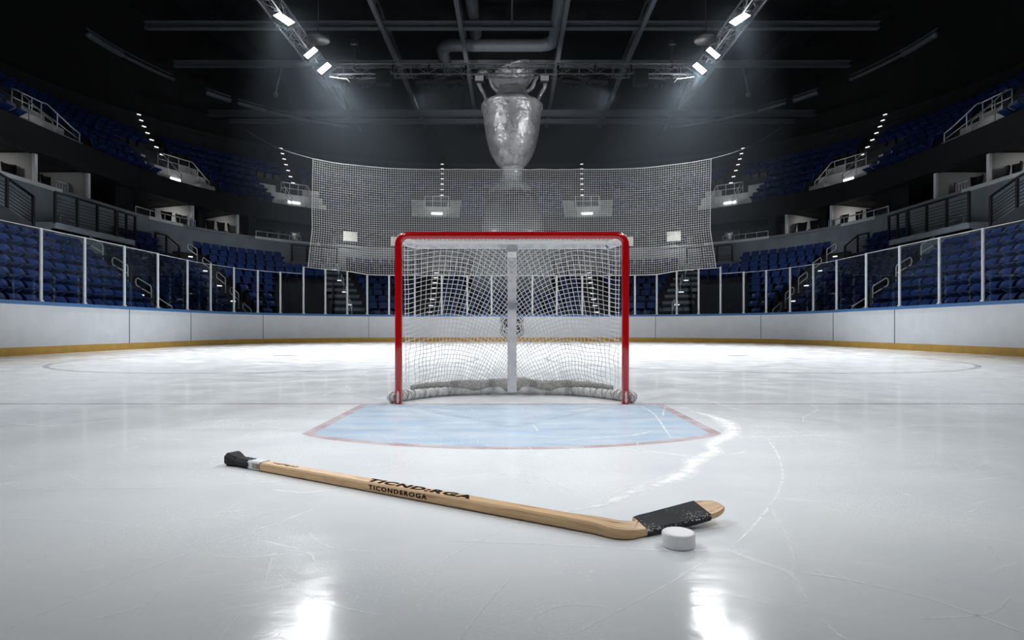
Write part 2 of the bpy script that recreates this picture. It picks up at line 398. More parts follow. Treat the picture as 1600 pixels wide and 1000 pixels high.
def tag(o, label, cat, group=None, kind=None):
    o['label'] = label; o['category'] = cat
    if group: o['group'] = group
    if kind: o['kind'] = kind
    return o
def empty(name, loc=(0, 0, 0), rz=0.0):
    o = bpy.data.objects.new(name, None); COL.objects.link(o); o.location = loc; o.rotation_euler = (0, 0, rz); o.empty_display_size = 0.2
    return o
def copy_tree(o, parent=None):
    c = o.copy(); COL.objects.link(c)
    if parent is not None: c.parent = parent
    for ch in list(o.children): copy_tree(ch, c)
    return c
ORD = ['first', 'second', 'third', 'fourth', 'fifth', 'sixth', 'seventh', 'eighth', 'ninth', 'tenth', 'eleventh', 'twelfth', 'thirteenth', 'fourteenth',
       'fifteenth', 'sixteenth', 'seventeenth', 'eighteenth', 'nineteenth', 'twentieth', 'twenty-first', 'twenty-second', 'twenty-third', 'twenty-fourth',
       'twenty-fifth', 'twenty-sixth', 'twenty-seventh', 'twenty-eighth', 'twenty-ninth', 'thirtieth', 'thirty-first', 'thirty-second', 'thirty-third', 'thirty-fourth',
       'thirty-fifth', 'thirty-sixth', 'thirty-seventh', 'thirty-eighth', 'thirty-ninth', 'fortieth']
SIDE = {-1: 'left', 1: 'right'}

# ------------------------------------------------------------------ plan curves of the bowl
Y0 = 5.0
def curve(W, R, E, q, s):
    """q 0..1 end straight, 1..2 corner, 2..3 side; s = -1 left, +1 right. Returns (pos, outward normal)."""
    if q <= 1: return Vector((s * q * (W - R), E, 0)), Vector((0, 1, 0))
    if q <= 2:
        a = (q - 1) * pi / 2
        return Vector((s * (W - R + R * sin(a)), E - R + R * cos(a), 0)), Vector((s * sin(a), cos(a), 0))
    f = q - 2
    return Vector((s * W, (E - R) + f * (Y0 - (E - R)), 0)), Vector((s, 0, 0))
def find_q(W, R, E, px):
    """q at which the curve is seen along the direction of picture column px (either side)."""
    k = abs(px - 800) / F
    lo, hi = 0.0, 3.0
    for _ in range(50):
        m = (lo + hi) / 2; p, _n = curve(W, R, E, m, 1)
        if p.x / p.y < k: lo = m
        else: hi = m
    return (lo + hi) / 2
QS = [i / 10 for i in range(10)] + [1 + i / 22 for i in range(22)] + [2 + i / 24 for i in range(25)]
BOARD = (11.4, 7.3, 29.1)
LEDGE = (16.8, 13.0, 39.5)
NLOW = 10
def low(r):
    t = r / NLOW
    return (12.4 + 4.4 * t, 8.3 + 4.7 * t, 30.1 + 9.4 * t)
def zlow(r): return 0.75 + 0.38 * r
def upc(d): return (LEDGE[0] + d, LEDGE[1] + d, LEDGE[2] + d)
NUP = 11
def up(r): return upc(0.25 + 0.8 * r)
def zup(r): return 7.75 + 0.58 * r
def P(curve_args, q, s, z, off=0.0):
    p, n = curve(*curve_args, q, s); return p + n * off + Vector((0, 0, z))

# ------------------------------------------------------------------ ice floor, markings
ice = MB()
ring = []
for q in QS: ring.append(P(BOARD, q, -1, 0, 0.15))
left = ring
right = [P(BOARD, q, 1, 0, 0.15) for q in QS]
outline = list(reversed(left)) + right[1:]
outline += [Vector((11.55, -7, 0)), Vector((-11.55, -7, 0))]
ice.add(outline, [tuple(reversed(range(len(outline))))])
def gp(px, py, z=0.0):
    Y = F * (H - z) / (py - HZ); return Vector(((px - 800) * Y / F, Y, z))
def ribbon(pts, w, alpha=1.0, rnd=0.25, seg=0.06):
    """skate mark: polyline through picture-measured spots on the ice, w in metres"""
    P3 = [gp(*p) for p in pts]
    fine = []
    m = len(P3)
    for i in range(m - 1):
        p0 = P3[max(0, i - 1)]; p1 = P3[i]; p2 = P3[i + 1]; p3 = P3[min(m - 1, i + 2)]
        k = max(2, int((p2 - p1).length / seg))
        for j in range(k):
            t = j / k
            fine.append(0.5 * ((2 * p1) + (-p0 + p2) * t + (2 * p0 - 5 * p1 + 4 * p2 - p3) * t * t + (-p0 + 3 * p1 - 3 * p2 + p3) * t ** 3))
    fine.append(P3[-1])
    n = len(fine); vs = []
    for i, p in enumerate(fine):
        d = fine[min(n - 1, i + 1)] - fine[max(0, i - 1)]; d.normalize()
        nn = Vector((-d.y, d.x, 0))
        tap = min(1.0, i / (0.18 * n) + 0.15, (n - 1 - i) / (0.18 * n) + 0.15)
        ww = w * tap * (1 + rnd * (noise.noise(p * 6 + Vector((3, 1, 7))) * 2))
        vs += [p + nn * ww / 2 + Vector((0, 0, 0.0006)), p - nn * ww / 2 + Vector((0, 0, 0.0006))]
    for i in range(n - 1):
        o = len(ice.f)
        ice.add([vs[2 * i], vs[2 * i + 1], vs[2 * i + 3], vs[2 * i + 2]], [(0, 1, 2, 3)], 1)
        ice.uv[o] = [(alpha, 0), (alpha, 1), (alpha, 1), (alpha, 0)]
MARKS = [
 ([(1080, 642), (1110, 650), (1134, 660), (1144, 671), (1141, 680), (1120, 689), (1111, 698), (1118, 706), (1100, 713), (1084, 722), (1074, 736), (1042, 752), (1000, 763), (962, 780), (930, 791), (880, 800)], 0.12, 0.95),
 ([(945, 701), (1000, 704), (1060, 711), (1092, 713)], 0.03, 0.8),
 ([(1196, 682), (1214, 708), (1223, 740), (1217, 768), (1198, 797), (1168, 832), (1140, 858)], 0.016, 0.8),
 ([(1202, 790), (1226, 830), (1240, 868), (1243, 893)], 0.016, 0.6),
 ([(1243, 894), (1320, 905), (1450, 935), (1560, 974), (1640, 1005)], 0.012, 0.85),
 ([(1140, 860), (1180, 876), (1222, 890), (1243, 905), (1260, 942)], 0.03, 0.6),
 ([(1282, 965), (1300, 983), (1325, 1003)], 0.014, 0.9),
 ([(690, 846), (820, 849), (960, 856), (1060, 861), (1150, 858)], 0.010, 0.8),
 ([(-20, 765), (120, 763), (300, 760), (430, 752), (560, 742)], 0.013, 0.7),
 ([(-20, 809), (80, 812), (180, 818)], 0.012, 0.6),
 ([(10, 985), (80, 952), (180, 908), (280, 870), (420, 822), (500, 792)], 0.010, 0.7),
 ([(330, 872), (400, 870), (470, 864)], 0.009, 0.7),
 ([(640, 905), (690, 877), (750, 845), (830, 808)], 0.010, 0.5),
 ([(880, 1000), (960, 958), (1040, 915), (1110, 872)], 0.010, 0.5),
 ([(700, 738), (760, 735), (805, 748), (832, 756)], 0.02, 0.6),
 ([(560, 752), (600, 738), (640, 722), (720, 706), (780, 700)], 0.03, 0.5),
 ([(1000, 634), (1020, 645), (1032, 660), (1040, 672), (1050, 686)], 0.02, 0.7),
 ([(1040, 634), (1037, 643), (1036, 650)], 0.02, 0.5),
 ([(860, 690), (930, 684), (990, 680), (1020, 673)], 0.04, 0.6),
 ([(1120, 709), (1150, 709), (1168, 704)], 0.02, 0.6),
 ([(1150, 682), (1200, 683), (1270, 680), (1325, 682)], 0.03, 0.6),
 ([(1270, 632), (1278, 641), (1258, 650), (1254, 660)], 0.02, 0.5),
 ([(1060, 620), (1110, 628), (1152, 640)], 0.025, 0.7),
 ([(1540, 845), (1560, 880), (1578, 905)], 0.012, 0.4),
 ([(1450, 900), (1500, 920), (1600, 960)], 0.012, 0.25),
 ([(560, 633), (640, 640), (700, 652), (760, 655)], 0.03, 0.3),
 ([(640, 668), (720, 660), (820, 664), (900, 660)], 0.03, 0.35),
 ([(360, 657), (410, 664), (452, 671)], 0.02, 0.55),
 ([(20, 661), (90, 665), (190, 655)], 0.05, 0.45),
 ([(1380, 670), (1450, 664), (1560, 668)], 0.05, 0.4),
 ([(420, 764), (470, 770), (520, 765), (540, 755)], 0.02, 0.6),
 ([(430, 630), (460, 626), (500, 620), (520, 612)], 0.02, 0.5),
]
for pts, w, a in MARKS: ribbon(pts, w, a)
rr = random.Random(3)
for i in range(34):     # small scattered cuts
    px, py = rr.uniform(-50, 1650), rr.choice([rr.uniform(600, 700), rr.uniform(680, 990)])
    p = gp(px, py); a = rr.uniform(0, pi); ln = rr.uniform(0.06, 0.22); c = rr.uniform(-0.05, 0.05)
    pts = []
    for t in (-1, -.3, .3, 1):
        q = p + Vector((cos(a), sin(a), 0)) * ln * t + Vector((-sin(a), cos(a), 0)) * c * t * t
        if q.y < 0.9: q.y = 0.9
        pts.append((800 + q.x * F / q.y, HZ + F * H / q.y))
    ribbon(pts, rr.uniform(0.005, 0.012), rr.uniform(0.2, 0.6))
floor = ice.build('floor', [M['ice'], M['scuff']])
tag(floor, 'scratched pale ice sheet of the hockey rink', 'ice', kind='structure')

# goal crease, goal line, circles: painted under the ice, thin parts of the floor
def stroke(pts, w, z, closed=False):
    b = MB(); n = len(pts)
    vs = []
    for i, p in enumerate(pts):
        a = pts[(i - 1) % n] if closed or i else p
        c = pts[(i + 1) % n] if closed or i < n - 1 else p
        d = (c - a).normalized(); nn = Vector((-d.y, d.x, 0))
        vs += [p + nn * w / 2 + Vector((0, 0, z)), p - nn * w / 2 + Vector((0, 0, z))]
    k = n if closed else n - 1
    b.add(vs, [(2 * i, 2 * i + 1, 2 * ((i + 1) % n) + 1, 2 * ((i + 1) % n)) for i in range(k)])
    return b
GY = 5.07
arc = [Vector((x, 3.63 - (3.63 - 3.20) * (1 - (x / 1.22) ** 2) ** 0.85 if abs(x) < 1.22 else 3.63, 0)) for x in [-1.22 + 2.44 * i / 40 for i in range(41)]]
cr = MB()
poly = [Vector((-1.22, GY, 0.0004))] + [p + Vector((0, 0, .0004)) for p in arc] + [Vector((1.22, GY, 0.0004))]
cr.add(poly, [tuple(range(len(poly)))])
o = cr.build('goal_crease', M['crease'], floor); o['label'] = 'light blue painted goal crease'
o = stroke([Vector((-1.22, GY, 0))] + arc + [Vector((1.22, GY, 0))], 0.07, 0.00045).build('crease_outline', M['redline'], floor); o['label'] = 'faded red outline of the crease'
o = stroke([Vector((-11.4, GY, 0)), Vector((0, GY, 0)), Vector((11.4, GY, 0))], 0.05, 0.0005).build('goal_line', M['redline'], floor); o['label'] = 'thin red goal line'
for s in (-1, 1):
    c = Vector((s * 4.6, 12.4, 0))
    stroke([c + Vector((cos(a), sin(a), 0)) * 3.9 for a in [2 * pi * k / 72 for k in range(72)]], 0.09, 0.0006, True).build('faceoff_circle', M['circleline'], floor)
    d = MB(); c2 = gp(800 + s * 353, 555.5)
    d.add([c2 + Vector((cos(2 * pi * k / 24) * .3, sin(2 * pi * k / 24) * .3, .0006)) for k in range(24)], [tuple(range(24))])
    d.build('faceoff_spot', M['circleline'], floor)

# ------------------------------------------------------------------ boards, glass and stanchions
BH = 1.278
seams = [202, 298, 411, 576]
qs_l = [3.0] + [find_q(*BOARD, x) for x in seams]           # descending
# extra seam nearer the camera
qs_l = [3.0, (3.0 + find_q(*BOARD, -2)) / 2, find_q(*BOARD, -2)] + qs_l[1:]
def board_profile(seg, part):
    """seg: list of (pos, normal out)"""
    b = MB()
    if part == 'panel': z0, z1, i, o_ = 0.19, 1.19, 0.0, 0.10
    elif part == 'kick': z0, z1, i, o_ = 0.0, 0.19, -0.012, 0.10
    else: z0, z1, i, o_ = 1.19, BH, -0.02, 0.13
    secs = []
    for p, n in seg:
        a = p + n * i; c = p + n * o_
        secs.append([a + Vector((0, 0, z0)), c + Vector((0, 0, z0)), c + Vector((0, 0, z1)), a + Vector((0, 0, z1))])
    b.loft(secs); return b
def seg_pts(qa, sa, qb, sb, n):
    """points along the board curve from (qa,side sa) to (qb, side sb)"""
    a, b = sa * qa, sb * qb
    out = []
    for i in range(n + 1):
        t = a + (b - a) * i / n
        s = -1 if t < 0 else 1
        out.append(curve(*BOARD, abs(t), s))
    return out
panels = []
for i in range(len(qs_l) - 1): panels.append((qs_l[i], -1, qs_l[i + 1], -1, 'left', i))
panels.append((qs_l[-1], -1, qs_l[-1], 1, 'centre', 0))
for i in reversed(range(len(qs_l) - 1)): panels.append((qs_l[i + 1], 1, qs_l[i], 1, 'right', i))
blabel = ['out past the frame edge', 'at the very edge of the frame', 'nearest the frame edge, beside the widest glass', 'second from the edge, where the curve begins', 'on the curve, third from the edge', 'next to the end panel behind the goal']
for (qa, sa, qb, sb, sd, i) in panels:
    seg = seg_pts(qa, sa, qb, sb, 22)
    # tiny gap as a seam between panels
    root = empty('dasher_board', seg[11][0])
    def sub(nm, part, mat):
        bb = board_profile(seg, part); c = seg[11][0]
        bb.v = [tuple(Vector(v) - c) for v in bb.v]
        return bb.build(nm, mat, root)
    sub('panel', 'panel', M['board'])
    sub('cap_rail', 'cap', M['cap'])['label'] = 'blue cap rail'
    sub('kick_plate', 'kick', M['kick'])['label'] = 'yellow kick plate'
    sm = MB()
    p, n = seg[0]
    tdir = Vector((-n.y, n.x, 0))
    c = p - n * 0.004 + Vector((0, 0, 0.69)) - seg[11][0]
    sm.box(c, (0.02, 0.016, 1.0), Matrix((tdir, n, Vector((0, 0, 1)))).transposed())
    sm.build('seam', M['seam'], root)
    lab = 'white end board with yellow base and blue top, straight behind the goal' if sd == 'centre' else f'white {sd} side board panel, {blabel[i]}'
    tag(root, lab, 'rink board', 'white dasher boards around the ice')
    if sd == 'centre': center_board = root; center_off = seg[11][0]

# shield emblem painted on the centre board
def shield(sc):
    pts = [(0, .50), (.14, .47), (.26, .52), (.36, .47), (.50, .33), (.45, .16), (.45, .0), (.50, -.16), (.46, -.30), (.33, -.41), (.15, -.47), (0, -.53)]
    full = pts + [(-x, y) for x, y in reversed(pts[1:-1])]
    return [(x * sc, y * sc) for x, y in full]
def flat(pts, y, th=0.004, cx=0, cz=0):
    b = MB(); n = len(pts)
    f = [Vector((cx + x, y, cz + z)) for x, z in pts]; k = [p + Vector((0, th, 0)) for p in f]
    b.add(f + k, [tuple(reversed(range(n)))] + [(i, (i + 1) % n, n + (i + 1) % n, n + i) for i in range(n)])
    return b
EM = Vector((0, BOARD[2], 0.63 + 2 * BOARD[2] / F)) - center_off
sz = 1.17
emblem = None
for k, (sc, mat) in enumerate([(1.0, 'logo_black'), (0.95, 'logo_white'), (0.88, 'logo_black'), (0.80, 'logo_white'), (0.72, 'logo_black')]):
    b = flat(shield(sz * sc), EM.y - 0.004 - 0.003 * k, 0.004, EM.x, EM.z)
    ob = b.build('shield_emblem' if k == 0 else 'shield_layer', M[mat], center_board if k == 0 else emblem)
    if k == 0: emblem = ob; ob['label'] = 'black and white shield emblem'
def text_mesh(body, size, mat, name, parent, mat4, spacing=1.0, sx=1.0, extr=0.0, offset=0.0, shear=0.0):
    cu = bpy.data.curves.new(name, 'FONT'); cu.body = body; cu.size = size; cu.extrude = extr; cu.space_character = spacing
    cu.align_x = 'CENTER'; cu.align_y = 'CENTER'; cu.offset = offset; cu.shear = shear; cu.resolution_u = 4
    tmp = bpy.data.objects.new(name + '_tmp', cu); COL.objects.link(tmp)
    dg = bpy.context.evaluated_depsgraph_get(); dg.update()
    me = bpy.data.meshes.new_from_object(tmp.evaluated_get(dg)); bpy.data.objects.remove(tmp)
    xs = [v.co.x for v in me.vertices]; mid = (min(xs) + max(xs)) / 2
    wid = max(xs) - min(xs)
    for v in me.vertices: v.co.x = (v.co.x - mid)
    k = sx / wid if sx < 0 or sx != 1.0 else 1.0
    for v in me.vertices: v.co.x *= k
    me.transform(mat4); me.materials.clear(); me.materials.append(mat)
    o = bpy.data.objects.new(name, me); COL.objects.link(o); o.parent = parent
    return o
# white diagonal band and the three letters of the emblem
bd = flat([(-.40, -.14), (.38, .13), (.38, .19), (-.40, -.08)], EM.y - 0.022, 0.004, EM.x, EM.z); bd.build('diagonal_band', M['logo_white'], emblem)
rotm = Matrix.Translation(EM + Vector((0, -0.024, -0.16))) @ Matrix.Rotation(radians(-22), 4, 'Y') @ Matrix.Rotation(radians(90), 4, 'X')
text_mesh('NHL', 0.42, M['logo_white'], 'lettering', emblem, rotm, 1.0, 0.62, 0.002)
for (px_, pz_) in ((0.20, 0.27), (0.24, 0.33)):
    pass

# glass
posts = [(67, 3.07), (135, 3.07), (197, 3.07), (249, 3.06), (295, 3.05), (331, 3.06), (367, 3.06), (404, 3.05), (439, 3.07),
         (475, 3.36), (509, 3.34), (543, 3.28), (574, 3.16), (608, 3.16), (648, 3.16), (690, 3.16), (730, 3.16), (768, 3.16)]
plist = []   # signed q, top z
for extra in (-150, -30): plist.append((-find_q(*BOARD, extra), 3.07))
for x, zt in posts: plist.append((-find_q(*BOARD, x), zt))
plist += [(0.0, 3.16)]
plist = plist + [(-a, z) for a, z in reversed(plist[:-1])]
npost = len(plist)
def bq(t): return curve(*BOARD, abs(t), -1 if t < 0 else 1)
def where(i, n):
    """place of the i-th of n, counted from the goal outwards"""
    m = (n - 1) / 2
    return i - m
for i, (t, zt) in enumerate(plist):
    p, n = bq(t); p = p + n * 0.05
    b = MB(); R = Matrix((Vector((-n.y, n.x, 0)), n, Vector((0, 0, 1)))).transposed()
    h = zt - BH + 0.02
    b.box((0, 0, h / 2), (0.085, 0.05, h), None, 0, 0.012)
    root = empty('glass_stanchion', p + Vector((0, 0, BH - 0.02)), atan2(-n.x, n.y))
    b.build('upright', M['stanchion'], root)
    g = MB(); g.box((0.0, -0.029, h / 2), (0.018, 0.008, h * 0.98)); g.build('gasket_strip', M['trim_white'], root)
    c = MB(); c.box((0, 0, 0.03), (0.12, 0.08, 0.06), None, 0, 0.01); c.build('foot_bracket', M['stanchion'], root)
    k = i - (npost - 1) // 2
    lab = 'slim grey glass post centred straight behind the goal' if k == 0 else f'slim grey glass post on the boards, {ORD[abs(k) - 1]} to the {"left" if k < 0 else "right"} of the rink centre'
    tag(root, lab, 'glass post', 'posts between the rink glass panes')
for i in range(npost - 1):
    (t0, z0), (t1, z1) = plist[i], plist[i + 1]
    zt = min(z0, z1) - 0.01
    if abs(z0 - 3.36) < .03 and abs(z1 - 3.36) < .06: zt = 3.33
    root_p = bq((t0 + t1) / 2)[0]
    b = MB(); secs = []; ed = []
    for j in range(7):
        t = t0 + (t1 - t0) * (0.02 + 0.96 * j / 6); p, n = bq(t)
        zz = z0 + (z1 - z0) * j / 6 if i in (11, 12, 13, npost - 13 - 1, npost - 14, npost - 15) else zt
        zz = min(zz, max(z0, z1)) - 0.01
        a = p + n * 0.044 - root_p; c = p + n * 0.056 - root_p
        secs.append([a + Vector((0, 0, BH - .02)), c + Vector((0, 0, BH - .02)), c + Vector((0, 0, zz)), a + Vector((0, 0, zz))])
        ed.append(p + n * 0.05 - root_p + Vector((0, 0, zz + .004)))
    b.loft(secs)
    root = empty('rink_glass', root_p)
    b.build('glass_sheet', M['glass'], root)
    e = MB(); e.tube(ed, 0.009, 4); eo = e.build('top_edge', M['trim_white'], root); eo['label'] = 'pale strip standing for the bright lit top edge'  # pale strip added for the bright line of light on the glass edge
    k = i - (npost - 1) // 2
    lab = f'clear rink glass pane above the boards, {ORD[(-k - 1) if k < 0 else k]} to the {"left" if k < 0 else "right"} of the rink centre'
    tag(root, lab, 'rink glass', 'glass panes above the boards')

# ------------------------------------------------------------------ lower seating bowl
# aisles in the lower bowl: picture columns at (bottom row, top row), half-width in metres
AIS = [(268, 72, 0.62), (392, 284, 0.6), (552, 516, 0.85), (664, 681, 0.75)]
def aisle_q(k, r):
    a, b, w = AIS[k]
    qa = find_q(*low(0), a); qb = find_q(*low(NLOW), b)
    return qa + (qb - qa) * r / NLOW
def curve_len(W, R, E, q0, q1):
    n = 24; s_ = 0; pa = curve(W, R, E, q0, 1)[0]
    for i in range(1, n + 1):
        pb = curve(W, R, E, q0 + (q1 - q0) * i / n, 1)[0]; s_ += (pb - pa).length; pa = pb
    return s_
TUN = (find_q(*low(0), 443), find_q(*low(0), 516))   # tunnel in the corner: q range (larger, smaller)
TUNR = 6
tq0, tq1 = min(TUN), max(TUN)
def in_tunnel(q, r): return tq0 < q < tq1 and r < TUNR
PLAT = (find_q(LEDGE[0] - 1.3, LEDGE[1] - 1.3, LEDGE[2] - 1.3, 86), find_q(LEDGE[0] - 1.3, LEDGE[1] - 1.3, LEDGE[2] - 1.3, 211))  # railed platform
terr = MB()
QT = sorted(set(QS + [tq0, tq1]))
for s in (-1, 1):
    for r in range(NLOW):
        c0, c1 = low(r), low(r + 1); z = zlow(r); zb = zlow(r - 1) if r else 0.0
        for a, b in zip(QT[:-1], QT[1:]):
            mid = (a + b) / 2
            if in_tunnel(mid, r): continue
            zb2 = 0.25 if (r == TUNR and tq0 < mid < tq1) else zb
            terr.quad(P(c0, a, s, z), P(c0, b, s, z), P(c1, b, s, z), P(c1, a, s, z))
            terr.quad(P(c0, a, s, zb2), P(c0, b, s, zb2), P(c0, b, s, z), P(c0, a, s, z))
    for a in (tq0, tq1):     # tunnel side walls
        for r in range(TUNR):
            z = zlow(r) + 0.75
            terr.quad(P(low(r), a, s, 0.05), P(low(r + 1), a, s, 0.05), P(low(r + 1), a, s, z + .38), P(low(r), a, s, z), 1)
    n = 8
    for i in range(n):
        a = tq0 + (tq1 - tq0) * i / n; b = tq0 + (tq1 - tq0) * (i + 1) / n
        terr.quad(P(low(0), a, s, 0.25), P(low(0), b, s, 0.25), P(low(TUNR), b, s, 0.25), P(low(TUNR), a, s, 0.25), 0)
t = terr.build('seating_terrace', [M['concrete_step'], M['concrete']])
tag(t, 'dark stepped concrete terrace under the lower blue seats', 'terrace', kind='structure')

# back wall + ledge cap of the lower bowl
bw = MB()
for s in (-1, 1):
    for a, b in zip(QS[:-1], QS[1:]):
        secs = [[P(LEDGE, q, s, 3.6), P(LEDGE, q, s, 3.6, .25), P(LEDGE, q, s, 5.66, .25), P(LEDGE, q, s, 5.66)] for q in (a, b)]
        bw.loft(secs, 0, False)
t = bw.build('wall_back', M['concrete']); tag(t, 'grey concrete parapet wall curving behind the lower seats', 'wall', kind='structure')
def curved_bar(curveargs, q0, q1, s, z0, z1, i, o_, n=14):
    b = MB(); secs = []
    for k in range(n + 1):
        q = q0 + (q1 - q0) * k / n
        secs.append([P(curveargs, q, s, z0, i), P(curveargs, q, s, z0, o_), P(curveargs, q, s, z1, o_), P(curveargs, q, s, z1, i)])
    b.loft(secs); return b
tn = 1
for s in (-1, 1):
    for (qa, qb, m_, z_) in [(3.0, find_q(*LEDGE, 96), 'trim_white', 5.80), (find_q(*LEDGE, 96), find_q(*LEDGE, 232), 'concrete', 5.78), (find_q(*LEDGE, 232), find_q(*LEDGE, 285), 'trim_white', 5.80),  # lit stretches of the cap are put in a paler colour
                     (find_q(*LEDGE, 285), find_q(*LEDGE, 398), 'concrete', 5.78), (find_q(*LEDGE, 398), find_q(*LEDGE, 500), 'trim_white', 5.80), (find_q(*LEDGE, 500), 0.0, 'concrete', 5.78)]:
        t = curved_bar(LEDGE, qa, qb, s, 5.66, z_, -0.04, .29, 20).build(f'trim_{tn}', M[m_]); tn += 1
        tag(t, f'{"pale" if m_ == "trim_white" else "grey"} ledge cap on the {SIDE[s]} parapet wall, stretch {ORD[(tn - 2) % 6]} from the frame edge', 'ledge', kind='structure')

# ------------------------------------------------------------------ suites behind the ledge
SU = upc(0.25); SB = upc(3.4)
su = MB()
for s in (-1, 1):
    for a, b in zip(QS[:-1], QS[1:]):
        su.quad(P(SU, a, s, 5.2), P(SU, b, s, 5.2), P(SB, b, s, 5.2), P(SB, a, s, 5.2))          # floor
        su.quad(P(SB, a, s, 5.2), P(SB, b, s, 5.2), P(SB, b, s, 7.0), P(SB, a, s, 7.0))          # back
        su.quad(P(SU, a, s, 6.98), P(SU, b, s, 6.98), P(SB, b, s, 6.98), P(SB, a, s, 6.98))      # soffit
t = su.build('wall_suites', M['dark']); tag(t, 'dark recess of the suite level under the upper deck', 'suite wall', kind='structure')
parts_px = [57, 140, 302, 372]
pnum = 1
for s in (-1, 1):
    for i, px in enumerate(parts_px):
        q = find_q(*upc(0.3), px)
        p, n = curve(*upc(0.3), q, s); td = Vector((-n.y, n.x, 0))
        # partitions stand across the suite, roughly along the stand's x axis
        b = MB(); R = Matrix((td, n, Vector((0, 0, 1)))).transposed()
        root = empty('suite_partition', p + Vector((0, 0, 5.2)), atan2(-n.x, n.y))
        m = MB(); m.box((0, 1.55, 0.87), (0.10, 2.9, 1.72)); m.build('partition_panel', M['wall_white'], root)
        m = MB(); m.box((0, 0.06, 0.87), (0.14, 0.10, 1.72)); m.build('edge_trim', M['trim_white'], root)
        tag(root, f'pale partition wall in the {SIDE[s]} suites, {ORD[i]} from the frame edge', 'partition', 'pale partitions of the suites', kind='structure')
    for i, (pa, pb) in enumerate([(180, 208), (309, 318), (388, 400), (400, 470)][:3]):
        q0, q1 = find_q(*upc(0.5), pa), find_q(*upc(0.5), pb)
        t = curved_bar(upc(0.5), q0, q1, s, 5.2, 7.0, 0, 0.6, 4).build('suite_column', M['fascia'])
        tag(t, f'dark square column in the {SIDE[s]} suites, {ORD[i]} from the frame edge', 'column', kind='structure')

# fascia of the upper deck
fa = MB()
for s in (-1, 1):
    for a, b in zip(QS[:-1], QS[1:]):
        secs = [[P(LEDGE, q, s, 6.9, .05), P(LEDGE, q, s, 6.9, .5), P(LEDGE, q, s, 7.78, .5), P(LEDGE, q, s, 7.86, .05)] for q in (a, b)]
        fa.loft(secs, 0, False)
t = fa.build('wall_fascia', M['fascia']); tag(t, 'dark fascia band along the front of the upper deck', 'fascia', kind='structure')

# ------------------------------------------------------------------ upper deck
# vomitories: picture columns (outer stair, portal outer, portal inner, inner stair)
VOM = [(14, 52, 96, 130), (236, 266, 312, 336), (422, 448, 486, 510), (644, 664, 700, 718)]
AISUP = [(6, -60), (262, 214), (462, 437), (690, 691)]
UPF = up(0)
vomq = [tuple(find_q(*up(1), x) for x in v) for v in VOM]
def up_aisle_q(k, r):
    a, b = AISUP[k]
    qa = find_q(*up(3), a); qb = find_q(*up(NUP), b)
    return qa + (qb - qa) * (r - 3) / (NUP - 3)
VROWS = 2
upm = MB()
QU = sorted(set(QS + [q for v in vomq for q in v]))
for s in (-1, 1):
    for r in range(NUP):
        c0, c1 = up(r), up(r + 1); z = zup(r); zb = zup(r - 1) if r else 7.0
        for a, b in zip(QU[:-1], QU[1:]):
            mid = (a + b) / 2; mi = 0; zz = z; zbb = zb
            for (o1, p1, p2, o2) in vomq:
                if r < VROWS and p2 < mid < p1: mi = 2; zz = 7.80
                if r < VROWS and p2 < mid < p1 and r: zbb = 7.80
                if r == VROWS and p2 < mid < p1: zbb = 7.80; mi = 1
                if r < 4 and (o2 < mid < p2 or p1 < mid < o1): mi = 1
            upm.quad(P(c0, a, s, zz), P(c0, b, s, zz), P(c1, b, s, zz), P(c1, a, s, zz), mi if mi != 1 or r < 4 else 0)
            if zbb < zz - 1e-4 or zbb < z - 1e-4:
                upm.quad(P(c0, a, s, zbb), P(c0, b, s, zbb), P(c0, b, s, zz), P(c0, a, s, zz), mi)
    # side walls of the portals
    for (o1, p1, p2, o2) in vomq:
        for q in (p1, p2):
            for r in range(VROWS):
                upm.quad(P(up(r), q, s, 7.78), P(up(r + 1), q, s, 7.78), P(up(r + 1), q, s, zup(r)), P(up(r), q, s, zup(r)), 1)
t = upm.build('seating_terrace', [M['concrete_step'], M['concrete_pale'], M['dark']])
tag(t, 'stepped concrete terrace of the upper deck with pale stair portals', 'terrace', kind='structure')
# outer wall behind the upper deck and ceiling
ow = MB(); UB = up(NUP)
for s in (-1, 1):
    for a, b in zip(QS[:-1], QS[1:]):
        ow.quad(P(UB, a, s, 12), P(UB, b, s, 12), P(UB, b, s, 20.2), P(UB, a, s, 20.2))
t = ow.build('wall_outer', M['dark']); tag(t, 'black outer wall above the top row of the upper deck', 'wall', kind='structure')
ce = MB(); ce.box((0, 18, 20.3), (62, 76, 0.2))
t = ce.build('ceiling', M['roof']); tag(t, 'black roof deck high above the rink', 'ceiling', kind='structure')

# ------------------------------------------------------------------ seats
def seat_meshes():
    sp = MB()   # tip-up seat pan, half raised
    R = Matrix.Rotation(radians(-30), 3, 'X')
    sp.box((0, -0.15, 0.46), (0.39, 0.34, 0.065), R, 0, 0.025)
    bk = MB()   # backrest, curved slab made of three vertical facets and a rolled top
    secs = []
    for (z, y, w, t) in [(0.36, 0.04, 0.34, 0.04), (0.50, 0.06, 0.38, 0.05), (0.66, 0.10, 0.40, 0.05), (0.755, 0.17, 0.39, 0.055), (0.79, 0.23, 0.36, 0.04)]:
        ring_ = []
        for (u, c) in ((-1, -.03), (-.55, 0), (.55, 0), (1, -.03)): ring_.append(Vector((u * w / 2, y + c - t / 2, z)))
        for (u, c) in ((1, -.03), (.55, 0), (-.55, 0), (-1, -.03)): ring_.append(Vector((u * w / 2, y + c + t / 2, z)))
        secs.append(ring_)
    bk.loft(secs)
    br = MB()
    for sx in (-.222, .222):
        br.box((sx, 0.0, 0.25), (0.03, 0.10, 0.50)); br.box((sx, -0.13, 0.56), (0.045, 0.34, 0.035), None, 0, 0.012)
    br.box((0, 0.03, 0.30), (0.46, 0.04, 0.05))
    return sp, bk, br
all_seats = []   # (deck, side, row, block, idx_from_aisle, pos, angle)
